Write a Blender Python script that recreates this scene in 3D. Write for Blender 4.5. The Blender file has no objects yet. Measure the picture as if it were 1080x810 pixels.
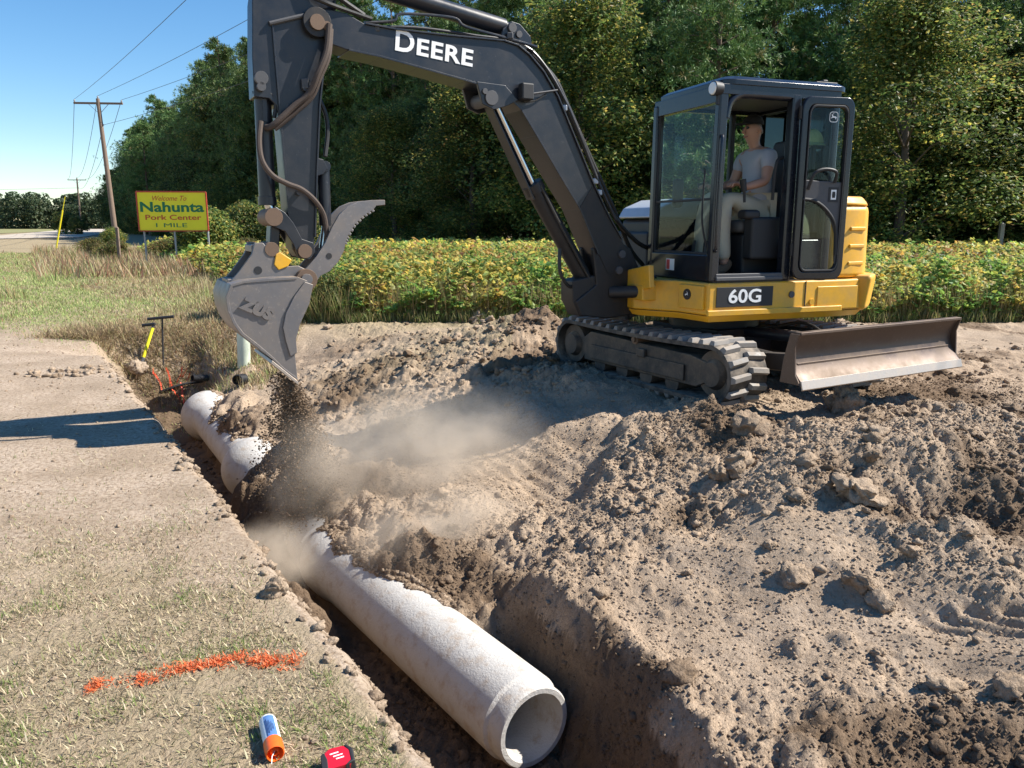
import bpy, bmesh, math, random
import numpy as np
from mathutils import Vector, Matrix, Euler
R = math.radians
sc = bpy.context.scene
COL = sc.collection
rs = np.random.RandomState(7)
random.seed(5)

# ------------------------------------------------------------------ camera
PITCH = R(11.4); FPX = 830.0; CAMZ = 1.5
cam = bpy.data.objects.new('camera', bpy.data.cameras.new('camera'))
COL.objects.link(cam); sc.camera = cam
cam.location = (0, 0, CAMZ); cam.rotation_euler = (R(90) - PITCH, 0, 0)
cam.data.sensor_width = 36; cam.data.lens = FPX / 1080 * 36
cam.data.clip_start = .05; cam.data.clip_end = 4000
CP, SP = math.cos(PITCH), math.sin(PITCH)
def ray(u, v):
    dx, dy = (u - 540) / FPX, -(v - 405) / FPX
    return Vector((dx, CP + SP * dy, -SP + CP * dy))
def on_plane(u, v, p0, n):
    d = ray(u, v); c = Vector((0, 0, CAMZ))
    return c + d * ((Vector(p0) - c).dot(n) / d.dot(n))
def at_y(u, v, Y):
    return on_plane(u, v, (0, Y, 0), Vector((0, 1, 0)))
def at_z(u, v, z):
    return on_plane(u, v, (0, 0, z), Vector((0, 0, 1)))

# ------------------------------------------------------------------ light
SUN_A, SUN_E = R(83), R(45)
S = Vector((math.cos(SUN_E) * math.sin(SUN_A), math.cos(SUN_E) * math.cos(SUN_A), math.sin(SUN_E)))
sun = bpy.data.objects.new('sun', bpy.data.lights.new('sun', 'SUN'))
COL.objects.link(sun); sun.data.energy = 5.0; sun.data.angle = R(.53); sun.data.color = (1, .945, .85)
sun.rotation_euler = (-S).to_track_quat('-Z', 'Y').to_euler(); sun.location = (0, 0, 50)
w = bpy.data.worlds.new('World'); sc.world = w; w.use_nodes = True
nt = w.node_tree
sky = nt.nodes.new('ShaderNodeTexSky'); sky.sky_type = 'NISHITA'; sky.sun_disc = False
sky.sun_elevation = SUN_E; sky.sun_rotation = SUN_A; sky.altitude = 50; sky.air_density = 1.0; sky.dust_density = .0; sky.ozone_density = 3.0
nt.nodes['Background'].inputs[1].default_value = .085
hsv = nt.nodes.new('ShaderNodeHueSaturation'); hsv.inputs['Saturation'].default_value = 1.26; nt.links.new(sky.outputs[0], hsv.inputs['Color'])
nt.links.new(hsv.outputs[0], nt.nodes['Background'].inputs[0])
sc.view_settings.view_transform = 'Standard'; sc.view_settings.look = 'None'
sc.view_settings.exposure = 1.0; sc.view_settings.gamma = 1
sc.render.engine = 'CYCLES'
cy = sc.cycles
cy.use_denoising = True; cy.max_bounces = 6; cy.diffuse_bounces = 3; cy.glossy_bounces = 3
cy.transmission_bounces = 4; cy.transparent_max_bounces = 12; cy.volume_bounces = 1
cy.sample_clamp_indirect = 6; cy.caustics_reflective = False; cy.caustics_refractive = False
cy.volume_step_rate = 1.0; cy.volume_max_steps = 128

# ------------------------------------------------------------------ materials
def new_mat(name):
    m = bpy.data.materials.new(name); m.use_nodes = True
    t = m.node_tree; b = t.nodes['Principled BSDF']
    return m, t, b
def N(t, typ, **kw):
    n = t.nodes.new(typ)
    for k, v in kw.items():
        if k.startswith('i_'):
            n.inputs[k[2:].replace('_', ' ')].default_value = v
        else: setattr(n, k, v)
    return n
def noise(t, scale, detail=6, rough=.6, vec=None, dist=0):
    n = N(t, 'ShaderNodeTexNoise'); n.inputs['Scale'].default_value = scale; n.inputs['Detail'].default_value = detail
    n.inputs['Roughness'].default_value = rough; n.inputs['Distortion'].default_value = dist
    if vec is not None: t.links.new(vec, n.inputs['Vector'])
    return n
def ramp(t, src, stops):
    r = N(t, 'ShaderNodeValToRGB'); e = r.color_ramp.elements
    while len(e) < len(stops): e.new(.5)
    for i, (p, c) in enumerate(stops):
        e[i].position = p; e[i].color = (c, c, c, 1) if isinstance(c, (int, float)) else (*c, 1)
    t.links.new(src, r.inputs[0]); return r
def mix(t, fac, a, b, mode='MIX'):
    m = N(t, 'ShaderNodeMix', data_type='RGBA', blend_type=mode)
    for sock, v in ((m.inputs[0], fac), (m.inputs[6], a), (m.inputs[7], b)):
        if hasattr(v, 'is_linked') or hasattr(v, 'links'): t.links.new(v, sock)
        elif isinstance(v, (int, float)): sock.default_value = v if sock is m.inputs[0] else (v, v, v, 1)
        else: sock.default_value = (*v, 1)
    return m.outputs[2]
def mathn(t, op, a, b=None):
    m = N(t, 'ShaderNodeMath', operation=op)
    for i, v in ((0, a), (1, b)):
        if v is None: continue
        if isinstance(v, (int, float)): m.inputs[i].default_value = v
        else: t.links.new(v, m.inputs[i])
    return m.outputs[0]
def bump(t, b, src, strength, dist, prev=None):
    n = N(t, 'ShaderNodeBump'); n.inputs['Strength'].default_value = strength; n.inputs['Distance'].default_value = dist
    t.links.new(src, n.inputs['Height'])
    if prev is not None: t.links.new(prev, n.inputs['Normal'])
    t.links.new(n.outputs[0], b.inputs['Normal']); return n.outputs[0]
def geo(t):
    return N(t, 'ShaderNodeNewGeometry').outputs['Position']

def painted(name, col, rough=.4, metal=0.0, dust=.35, dustcol=(.30, .24, .18), wear=0, wearcol=(.3, .29, .28), scale=9, spec=.5):
    m, t, b = new_mat(name); p = geo(t)
    n1 = noise(t, scale, 8, .65, p); n2 = noise(t, scale * 5, 5, .6, p)
    nz = N(t, 'ShaderNodeSeparateXYZ'); t.links.new(N(t, 'ShaderNodeNewGeometry').outputs['Normal'], nz.inputs[0])
    up = mathn(t, 'MULTIPLY_ADD', nz.outputs[2], .35); up.node.inputs[2].default_value = .25
    f = mathn(t, 'MULTIPLY', ramp(t, n1.outputs[0], [(.35, 0), (.75, 1)]).outputs[0], up); f.node.use_clamp = True
    f = mathn(t, 'MULTIPLY', f, dust * 3); f.node.use_clamp = True
    base = mix(t, n2.outputs[0], [c * .88 for c in col], [min(1, c * 1.1) for c in col])
    if wear:
        wf = ramp(t, noise(t, scale * 7, 9, .8, p).outputs[0], [(.64 - wear * .15, 0), (.74 - wear * .12, 1)])
        base = mix(t, mathn(t, 'MULTIPLY', wf.outputs[0], .7), base, wearcol)
    t.links.new(mix(t, f, base, dustcol), b.inputs['Base Color'])
    r = mathn(t, 'MULTIPLY_ADD', f, .5); r.node.inputs[2].default_value = rough
    t.links.new(r, b.inputs['Roughness']); b.inputs['Metallic'].default_value = metal
    b.inputs['Specular IOR Level'].default_value = spec
    bump(t, b, n2.outputs[0], .12, .004)
    return m
def plain(name, col, rough=.6, metal=0, bumps=.1, scale=60, var=.12):
    m, t, b = new_mat(name); n = noise(t, scale, 5, .6, geo(t))
    t.links.new(mix(t, n.outputs[0], [c * (1 - var) for c in col], [min(1, c * (1 + var)) for c in col]), b.inputs['Base Color'])
    b.inputs['Roughness'].default_value = rough; b.inputs['Metallic'].default_value = metal
    bump(t, b, n.outputs[0], bumps, .004); return m
def leaf_mat(name, trans=.35, rough=.55):
    m, t, b = new_mat(name)
    a = N(t, 'ShaderNodeAttribute', attribute_name='tint')
    oi = N(t, 'ShaderNodeObjectInfo')
    hs = N(t, 'ShaderNodeHueSaturation'); t.links.new(a.outputs['Color'], hs.inputs['Color'])
    v = mathn(t, 'MULTIPLY_ADD', oi.outputs['Random'], .35); v.node.inputs[2].default_value = .83
    t.links.new(v, hs.inputs['Value'])
    h = mathn(t, 'MULTIPLY_ADD', oi.outputs['Random'], .025); h.node.inputs[2].default_value = .487
    t.links.new(h, hs.inputs['Hue'])
    t.links.new(hs.outputs[0], b.inputs['Base Color']); b.inputs['Roughness'].default_value = rough
    b.inputs['Specular IOR Level'].default_value = .35
    tr = N(t, 'ShaderNodeBsdfTranslucent'); t.links.new(hs.outputs[0], tr.inputs[0])
    ms = N(t, 'ShaderNodeMixShader'); ms.inputs[0].default_value = trans
    t.links.new(b.outputs[0], ms.inputs[1]); t.links.new(tr.outputs[0], ms.inputs[2])
    t.links.new(ms.outputs[0], t.nodes['Material Output'].inputs[0]); return m
def soil_mat(name='soil'):
    m, t, b = new_mat(name); p = geo(t)
    damp = N(t, 'ShaderNodeAttribute', attribute_name='zone')     # r damp, g turf, b pale compacted
    sp = N(t, 'ShaderNodeSeparateColor'); t.links.new(damp.outputs['Color'], sp.inputs[0])
    n1 = noise(t, 1.7, 8, .62, p); n2 = noise(t, 14, 8, .7, p); n3 = noise(t, 90, 6, .7, p); n4 = noise(t, 350, 3, .6, p)
    dry = mix(t, ramp(t, n1.outputs[0], [(.35, 0), (.65, 1)]).outputs[0], (.47, .365, .265), (.385, .29, .205))
    dry = mix(t, ramp(t, n3.outputs[0], [(.35, 0), (.8, 1)]).outputs[0], dry, (.30, .215, .148))
    wet = mix(t, n2.outputs[0], (.115, .077, .049), (.225, .158, .105))
    nn_ = mathn(t, 'MULTIPLY_ADD', n2.outputs[0], .9); nn_.node.inputs[2].default_value = -.45
    f = mathn(t, 'ADD', sp.outputs[0], nn_)
    c = mix(t, ramp(t, f, [(.30, 0), (.85, 1)]).outputs[0], dry, wet)
    turf = mix(t, n2.outputs[0], (.36, .285, .19), (.22, .185, .10))
    ft = mathn(t, 'MULTIPLY', sp.outputs[1], ramp(t, n2.outputs[0], [(.3, .55), (.6, 1)]).outputs[0])
    c = mix(t, ft, c, turf)
    pale = mix(t, n2.outputs[0], (.50, .40, .31), (.41, .32, .24))
    pale = mix(t, ramp(t, n1.outputs[0], [(.38, 0), (.62, 1)]).outputs[0], pale, (.33, .255, .185))
    pale = mix(t, ramp(t, noise(t, 38, 7, .7, p).outputs[0], [(.46, 0), (.62, 1)]).outputs[0], pale, (.235, .17, .115))
    c = mix(t, sp.outputs[2], c, pale)
    t.links.new(c, b.inputs['Base Color']); b.inputs['Roughness'].default_value = .95
    b.inputs['Specular IOR Level'].default_value = .15
    rockf = mathn(t, 'SUBTRACT', 1.0, mathn(t, 'MULTIPLY', sp.outputs[2], .85))
    def grains(scale):
        v = N(t, 'ShaderNodeTexVoronoi'); v.inputs['Scale'].default_value = scale; v.inputs['Randomness'].default_value = 1
        dn = N(t, 'ShaderNodeVectorMath', operation='MULTIPLY_ADD'); t.links.new(n3.outputs['Color'], dn.inputs[0]); dn.inputs[1].default_value = (.02, .02, .02); t.links.new(p, dn.inputs[2])
        t.links.new(dn.outputs[0], v.inputs['Vector'])
        return mathn(t, 'MULTIPLY', mathn(t, 'SUBTRACT', 1.0, v.outputs['Distance']), rockf)
    pr = bump(t, b, n2.outputs[0], .35, .05); pr = bump(t, b, grains(34), .35, .018, pr); pr = bump(t, b, grains(95), .5, .008, pr); pr = bump(t, b, n3.outputs[0], .6, .012, pr); bump(t, b, n4.outputs[0], .6, .004, pr)
    return m
SOIL = soil_mat()

# ------------------------------------------------------------------ mesh helpers
def link(o, parent=None):
    COL.objects.link(o)
    if parent is not None:
        o.parent = parent
        o.matrix_parent_inverse = parent.matrix_basis.inverted()   # every part is modelled in place
    return o
def tag(o, label=None, cat=None, group=None, kind=None):
    if label: o['label'] = label
    if cat: o['category'] = cat
    if group: o['group'] = group
    if kind: o['kind'] = kind
    return o
def thing(name, label, cat, loc, group=None):
    o = bpy.data.objects.new(name, None); o.empty_display_size = .2
    o.matrix_basis = Matrix.Translation(Vector(loc)); COL.objects.link(o)
    return tag(o, label, cat, group)
def np_mesh(name, V, F, mat=None, attrs=None, parent=None, smooth=False):
    """V (n,3) float, F (m,k) int with k=3 or 4"""
    V = np.asarray(V, np.float32); F = np.asarray(F, np.int32); me = bpy.data.meshes.new(name)
    k = F.shape[1]
    me.vertices.add(len(V)); me.vertices.foreach_set('co', V.ravel())
    me.loops.add(F.size); me.loops.foreach_set('vertex_index', F.ravel())
    me.polygons.add(len(F)); me.polygons.foreach_set('loop_start', np.arange(0, F.size, k, dtype=np.int32))
    me.polygons.foreach_set('loop_total', np.full(len(F), k, np.int32))
    me.polygons.foreach_set('use_smooth', np.full(len(F), smooth, bool))
    me.update(calc_edges=True)
    for nm, c in (attrs or {}).items():
        a = me.attributes.new(nm, 'FLOAT_COLOR', 'POINT')
        c4 = np.ones((len(V), 4), np.float32); c4[:, :3] = c; a.data.foreach_set('color', c4.ravel())
    if mat: me.materials.append(mat)
    o = bpy.data.objects.new(name, me)
    return link(o, parent)

class MB:
    """collects shapes in world space through a frame matrix"""
    def __init__(s, M=None): s.v = []; s.f = []; s.M = M or Matrix.Identity(4)
    def add(s, vs, fs, M=None):
        k = len(s.v); MM = s.M @ M if M is not None else s.M
        s.v += [MM @ Vector(v) for v in vs]; s.f += [[i + k for i in f] for f in fs]; return s
    def box(s, c, d, rot=None, M=None, taper=1.0):
        x, y, z = d[0] / 2, d[1] / 2, d[2] / 2
        q = Euler(rot).to_matrix() if rot else Matrix.Identity(3)
        vs = []
        for sx, sy, sz in ((-1,-1,-1),(1,-1,-1),(1,1,-1),(-1,1,-1),(-1,-1,1),(1,-1,1),(1,1,1),(-1,1,1)):
            k = taper if sz > 0 else 1
            vs.append(Vector(c) + q @ Vector((sx*x*k, sy*y*k, sz*z)))
        return s.add(vs, [(0,3,2,1),(4,5,6,7),(0,1,5,4),(1,2,6,5),(2,3,7,6),(3,0,4,7)], M)
    def bar(s, a, b, w, h, up=(0,0,1)):
        a, b = Vector(a), Vector(b); d = (b - a).normalized(); u = Vector(up)
        if abs(d.dot(u)) > .97: u = Vector((1,0,0))
        r = d.cross(u).normalized(); u = r.cross(d)
        vs = [p + r*sx*w/2 + u*sz*h/2 for p in (a, b) for sx, sz in ((-1,-1),(1,-1),(1,1),(-1,1))]
        return s.add(vs, [(0,1,2,3),(7,6,5,4),(0,4,5,1),(1,5,6,2),(2,6,7,3),(3,7,4,0)])
    def tube(s, path, r, n=10, caps=True):
        P = [Vector(p) for p in path]; rr = r if isinstance(r, (list, tuple)) else [r]*len(P)
        vs, fs = [], []; prev = None
        for i, p in enumerate(P):
            d = (P[min(i+1, len(P)-1)] - P[max(i-1, 0)]).normalized()
            if prev is None:
                prev = d.orthogonal().normalized()
            prev = (prev - d * prev.dot(d)).normalized(); q = d.cross(prev)
            for j in range(n):
                a = 2*math.pi*j/n; vs.append(p + (prev*math.cos(a) + q*math.sin(a))*rr[i])
        for i in range(len(P)-1):
            for j in range(n):
                fs.append((i*n+j, i*n+(j+1)%n, (i+1)*n+(j+1)%n, (i+1)*n+j))
        if caps: fs.append(tuple(range(n))[::-1]); fs.append(tuple((len(P)-1)*n+j for j in range(n)))
        return s.add(vs, fs)
    def cyl(s, a, b, r, r2=None, n=20):
        return s.tube([a, b], [r, r if r2 is None else r2], n)
    def prism(s, pts, fn, o0, o1):
        """pts: 2-D outline, fn(p, off) -> 3-D"""
        n = len(pts); vs = [fn(p, o0) for p in pts] + [fn(p, o1) for p in pts]
        fs = [tuple(range(n)), tuple(range(2*n-1, n-1, -1))] + [(i, i+n, (i+1)%n+n, (i+1)%n) for i in range(n)]
        return s.add(vs, fs)
    def build(s, name, mat, parent=None, bevel=0, smooth=False, seg=2):
        me = bpy.data.meshes.new(name); me.from_pydata([tuple(v) for v in s.v], [], s.f)
        bm = bmesh.new(); bm.from_mesh(me); bmesh.ops.recalc_face_normals(bm, faces=bm.faces)
        big = [f for f in bm.faces if len(f.verts) > 4]
        if big: bmesh.ops.triangulate(bm, faces=big)
        bm.to_mesh(me); bm.free()
        me.materials.append(mat)
        for p in me.polygons: p.use_smooth = True
        o = bpy.data.objects.new(name, me); link(o, parent)
        try: me.set_sharp_from_angle(angle=R(38))
        except Exception: pass
        if bevel:
            m = o.modifiers.new('bevel', 'BEVEL'); m.width = bevel; m.segments = seg; m.limit_method = 'ANGLE'; m.angle_limit = R(30); m.harden_normals = True
        return o
def spline(pts, k=8):
    P = [Vector(p) for p in pts]; out = []
    for i in range(len(P)-1):
        p0, p1, p2, p3 = P[max(i-1,0)], P[i], P[i+1], P[min(i+2, len(P)-1)]
        for j in range(k):
            t = j/k; out.append(.5*((2*p1) + (p2-p0)*t + (2*p0-5*p1+4*p2-p3)*t*t + (3*p1-p0-3*p2+p3)*t**3))
    return out + [P[-1]]
def rrect(w, h, r, n=5):
    out = []
    for cx, cy, a0 in ((w/2-r, h/2-r, 0), (-w/2+r, h/2-r, 90), (-w/2+r, -h/2+r, 180), (w/2-r, -h/2+r, 270)):
        for i in range(n+1):
            a = R(a0 + 90*i/n); out.append((cx + r*math.cos(a), cy + r*math.sin(a)))
    return out
def text_obj(txt, size, M, mat, name, parent, bold=.0, depth=.002, sx=1.0, shear=0, align='CENTER', spacing=1.0):
    c = bpy.data.curves.new('txt', 'FONT'); c.body = txt; c.size = size; c.extrude = depth; c.offset = bold
    c.align_x = align; c.align_y = 'CENTER'; c.shear = shear; c.space_character = spacing; c.resolution_u = 4
    o = bpy.data.objects.new('txt', c); COL.objects.link(o)
    dg = bpy.context.evaluated_depsgraph_get(); me = bpy.data.meshes.new_from_object(o.evaluated_get(dg))
    bpy.data.objects.remove(o)
    me.transform(M @ Matrix.Diagonal((sx, 1, 1, 1))); me.name = name; me.materials.clear(); me.materials.append(mat)
    return link(bpy.data.objects.new(name, me), parent)
def frame(o, x, y, z=None):
    x = Vector(x).normalized(); y = Vector(y); y = (y - x*y.dot(x)).normalized(); z = x.cross(y)
    M = Matrix((( x.x, y.x, z.x, o[0]), (x.y, y.y, z.y, o[1]), (x.z, y.z, z.z, o[2]), (0,0,0,1))); return M

# ------------------------------------------------------------------ noise for the terrain
def perlin(x, y, seed=0):
    xi = np.floor(x).astype(np.int64); yi = np.floor(y).astype(np.int64); xf = x - xi; yf = y - yi
    def g(ix, iy):
        h = (ix*374761393 + iy*668265263 + seed*974634777) & 0x7fffffff
        h = ((h ^ (h >> 13)) * 1274126177) & 0x7fffffff; h = h ^ (h >> 16)
        a = (h & 0xffff) / 65536.0 * 2*np.pi; return np.cos(a), np.sin(a)
    u = xf**3*(xf*(xf*6-15)+10); v = yf**3*(yf*(yf*6-15)+10)
    def d(ox, oy):
        gx, gy = g(xi+ox, yi+oy); return gx*(xf-ox) + gy*(yf-oy)
    a = d(0,0)*(1-u)+d(1,0)*u; b = d(0,1)*(1-u)+d(1,1)*u
    return (a*(1-v)+b*v)*1.5
def fbm(x, y, oct=5, seed=0, gain=.5, ridged=False):
    s = 0; a = 1; f = 1; tot = 0
    for i in range(oct):
        n = perlin(x*f+i*17.3, y*f-i*9.1, seed+i)
        if ridged: n = 1 - 2*np.abs(n)
        s = s + a*n; tot += a; a *= gain; f *= 2.03
    return s/tot
def sst(a, b, x):
    t = np.clip((x-a)/(b-a), 0, 1); return t*t*(3-2*t)

# ------------------------------------------------------------------ terrain
PN = np.array([0.105, 3.37]); PD = np.array([-.539, .842]); PV = np.array([.842, .539])
def sn(x, y):
    return (x-PN[0])*PD[0]+(y-PN[1])*PD[1], (x-PN[0])*PV[0]+(y-PN[1])*PV[1]
def gauss(x, y, cx, cy, rx, ry, ang=0):
    a = R(ang); dx, dy = x-cx, y-cy; u = dx*math.cos(a)+dy*math.sin(a); v = -dx*math.sin(a)+dy*math.cos(a)
    return np.exp(-(u/rx)**2-(v/ry)**2)
def base_height(x, y):
    s, n = sn(x, y)
    wob = fbm(x*1.3, y*1.3, 3, 3)
    # left bank, almost level
    zl = .015*fbm(x*1.5, y*1.5, 4, 11) + .0*x
    # right hand ground rising from the trench to the machine
    zr = -.46 + .47*sst(.3, 2.7, n + .25*wob) + .06*wob
    zr = zr + .30*gauss(x, y, .95, 5.3, .30, 1.0, -30) + .10*gauss(x, y, -.7, 8.6, .9, .35, 25) + .12*gauss(x, y, -1.9, 9.0, .5, .4, 0) + .10*gauss(x, y, 3.3, 5.6, .8, .22, 20)        # clod ridge in front of the track
    zr = zr + .14*gauss(x, y, .15, 7.6, .75, .9, 20)
    zr = zr + .46*gauss(x, y, .15, 9.7, .75, .6, -10)        # heap behind the track
    zr = zr + .20*gauss(x, y, -1.3, 9.6, 1.0, .7, 0)
    zr = zr + .16*gauss(x, y, 2.2, 4.7, .8, .5, 25)
    zr = zr + .16*gauss(x, y, 3.5, 5.1, .9, .4, 10)
    zr = zr - .20*gauss(x, y, 2.6, 4.1, .8, .25, -28)
    zr = zr + .05*gauss(x, y, 1.2, 3.0, .5, .5, 0)
    zr = zr - .15*gauss(x, y, .35, 5.6, .5, 1.1, 30)
    zr = zr*1.0
    far = sst(10.9, 12.0, y + .25*x*0)
    zr = zr*(1-far) + .02*far
    floor = -1.12 + .05*wob
    # fill thrown in over and beside the pipes
    nr = n - np.interp(s, [0, 2.45, 4.85, 7.3], [0, -.18, -.09, 0])
    w2 = fbm(x*4, y*4, 4, 23); sw = s + .25*wob + .12*w2; nw = nr + .14*wob + .09*w2
    we = .05*fbm(x*2.5, y*2.5, 4, 21)
    eL = -1.04 + we*.9 + .03*w2
    wl = sst(eL-.02, eL+.42, n)                    # bank down to the floor
    z = zl*(1-wl) + floor*wl
    eR = .42 + 1.4*we + .38*np.clip(s+.25, -3, 0)
    wr = sst(eR-.24-.14*np.abs(w2), eR+.05+.05*w2, n)
    z = z*(1-wr) + zr*wr
    z = z + .10*np.exp(-((n-eR+.10)/.08)**2)*(.6+w2)*(1-sst(.2, .6, s))
    # loose slope of backfill from the pipe's flank up to the right hand ground
    zs = np.minimum(zr, -.67 + .05*w2 + .30*np.clip(nr-.10, 0, 9) + .06*wob)
    ms_ = sst(.40, .95, sw)*sst(-.02, .13, nr)*(1-sst(7.6, 8.4, s))
    z = z*(1-ms_) + zs*ms_
    for (tgt, m_) in ((np.minimum(-.42+.10*w2, -.64+.75*np.clip(nw-.0, 0, 9)+.08*w2), sst(1.05, 1.45, sw)*(1-sst(2.35, 2.7, sw))*sst(-.12, .0, nw)*(1-sst(.25, .6, nw))),
                      (-.80+.10*w2, sst(1.35, 1.6, sw)*(1-sst(2.15, 2.4, sw))*(1-sst(-.40, -.22, nw))*sst(-.95, -.7, n)),
                      (np.minimum(-.42+.14*w2, -.80+.9*np.clip(nw+.32, 0, 9)+.08*w2), sst(2.55, 3.0, sw)*(1-sst(4.05, 4.45, sw))*sst(-.48, -.28, nw)*(1-sst(.5, 1.0, nw))),
                      (np.minimum(-.46+.12*w2, -.64+.85*np.clip(nw+.02, 0, 9)+.08*w2), sst(5.0, 5.45, sw)*(1-sst(6.6, 7.0, sw))*sst(-.12, .0, nw)*(1-sst(.4, .8, nw)))):
        z = z*(1-m_) + np.maximum(z, tgt)*m_
    # far end of the trench climbs out to the rough grass
    e = sst(8.0, 9.4, s + .5*n*0 + 2*we)
    zf = .02 + .05*fbm(x*.5, y*.5, 4, 5)
    z = z*(1-e) + zf*e
    # little pit where the shovel stands
    z = z - .16*gauss(x, y, -5.1, 9.9, .55, .45, 0)
    # near edge behind the view keeps going
    # distance: gentle fall and rise
    D = np.hypot(x, y)
    z = z + sst(14, 60, D)*.05*fbm(x*.05, y*.05, 3, 8)
    return z, s, n
def grade(lo, hi, c0, c1, fine, growth=1.06, cap=60):
    a = list(np.arange(c0, c1, fine)); x = a[-1]; d = fine
    while x < hi: d = min(d*growth, cap); x += d; a.append(x)
    x = a[0]; d = fine
    while x > lo: d = min(d*growth, cap); x -= d; a.insert(0, x)
    return np.array(a)
def merge_axis(segs, lo, hi):
    a = []
    for c0, c1, st in segs: a += list(np.arange(c0, c1-1e-6, st))
    x = a[-1]; d = segs[-1][2]
    while x < hi: d = min(d*1.09, 80); x += d; a.append(x)
    x = a[0]; d = segs[0][2]
    while x > lo: d = min(d*1.09, 80); x -= d; a.insert(0, x)
    return np.array(a)
GX = merge_axis([(-6, -3, .03), (-3, 3.2, .0135), (3.2, 7, .02), (7, 8, .03)], -1500, 1500)
GY = merge_axis([(1.2, 5.2, .0135), (5.2, 8.5, .02), (8.5, 13.5, .035)], -60, 2400)
XX, YY = np.meshgrid(GX, GY)
H, SS, NN = base_height(XX, YY)
clus = np.clip(sst(-.10, .32, fbm(XX*1.5+5, YY*1.5, 4, 101)) + .8*gauss(XX, YY, -.9, 9.0, 1.8, 1.0) + .7*gauss(XX, YY, .95, 5.2, .35, 1.1, -30) + .6*gauss(XX, YY, 3.0, 5.2, 1.5, .5, 15), 0, 1)
near = (1-sst(12.0, 14, YY))*(1-sst(9, 12, np.abs(XX)))
rightside = sst(-.35, .1, NN)*near*(1-sst(8.6, 9.8, SS)*(NN < .8))
inside = sst(-1.05, -.6, NN)*near*(1-sst(8.6, 9.8, SS))*(1-rightside)
smooth_patch = np.clip(sst(-.05, .35, fbm(XX*.55+3.1, YY*.55, 3, 33)) + gauss(XX, YY, .1, 5.6, .7, 1.2, 28) + gauss(XX, YY, .9, 3.9, .45, .5, 0) + 1.4*gauss(XX, YY, 2.0, 3.1, 1.1, .38, -25) + .9*gauss(XX, YY, 1.5, 4.1, .5, .35, -30)
                       + gauss(XX, YY, -.9, 11.1, 1.2, .5, 0) - gauss(XX, YY, .95, 5.0, .35, 1.2, -30) - gauss(XX, YY, 3.0, 4.8, 1.4, .5, 0) - 1.3*gauss(XX, YY, -.9, 9.0, 1.8, 1.1, 0) - .8*gauss(XX, YY, 2.6, 5.6, 1.6, .5, 15), 0, 1)
tp = sst(.35, .6, gauss(XX, YY, 4.2, 6.3, .9, .26, 30)) + sst(.35, .6, gauss(XX, YY, 3.45, 4.35, .7, .2, 25)) + sst(.35, .6, gauss(XX, YY, 2.3, 3.1, .55, .16, -30))
rough = np.clip(rightside*(1-.95*smooth_patch) + .8*inside, 0, 1)*(1-.9*np.clip(tp, 0, 1))
H = H + rough*(.06*fbm(XX*2.6, YY*2.6, 6, 41, .6) + .03*fbm(XX*7, YY*7, 5, 43, .6, True))
H = H + np.exp(-((NN-.40)/.10)**2)*(SS < .6)*near*.05*fbm(XX*9, YY*9, 4, 49, .65)
H = H + rough*(.016*fbm(XX*17, YY*17, 3, 45, .7, True))
H = H + rightside*smooth_patch*.010*fbm(XX*5, YY*5, 5, 47, .6)
# bite marks down the cut wall
wallr = np.exp(-((NN-.38)/.12)**2)*(1-sst(1.0, 1.8, SS))
H = H + 0*wallr
# tooth marks of the bucket on the smooth slope
tm = gauss(XX, YY, .0, 5.7, .5, .9, 30)*sst(.2, .6, smooth_patch)
H = H + tm*.008*np.sin((XX*.85+YY*.5)*60)
# track prints pressed in at the far right
H = H + np.clip(tp, 0, 1)*(.016*np.sin((XX*.87+YY*.5)*68) - .02)
# clods as bumps of the sheet itself
def stamp(n, r0, r1, mask, xr, yr, hk=.55, pw=2.2):
    cnt = 0
    for _ in range(n):
        cx = rs.uniform(*xr); cyy = rs.uniform(*yr)
        i = np.searchsorted(GX, cx); j = np.searchsorted(GY, cyy)
        if i <= 0 or j <= 0 or i >= len(GX) or j >= len(GY): continue
        if rs.rand() > mask[j, i]: continue
        r = r0 + (r1-r0)*rs.rand()**pw
        i0, i1 = np.searchsorted(GX, [cx-r*1.3, cx+r*1.3]); j0, j1 = np.searchsorted(GY, [cyy-r*1.3, cyy+r*1.3])
        if i1-i0 < 2 or j1-j0 < 2: continue
        x = XX[j0:j1, i0:i1]-cx; y = YY[j0:j1, i0:i1]-cyy; a = rs.rand()*6.28; e = rs.uniform(.7, 1.25)
        u = x*math.cos(a)+y*math.sin(a); v = (-x*math.sin(a)+y*math.cos(a))*e
        th = np.arctan2(v, u); rr = r*(1+.14*np.sin(th*3+a)+.1*np.sin(th*5+2*a))
        d = np.sqrt(u*u+v*v)/rr; k = np.clip(1-d**2.6, 0, 1)**.6
        tilt = 1 + .35*(u/r)*rs.uniform(-1, 1)
        H[j0:j1, i0:i1] += hk*r*k*tilt*rs.uniform(.6, 1)
stamp(1700, .03, .14, rough*(.12+.88*clus), (-5, 7), (1.5, 12.5))
stamp(9000, .018, .06, rough*(.2+.8*clus), (-4.5, 6), (1.5, 12.5))
stamp(9000, .016, .035, np.clip(rough+.12*rightside, 0, 1), (-1.5, 4.5), (1.5, 6.5), .6)
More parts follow.
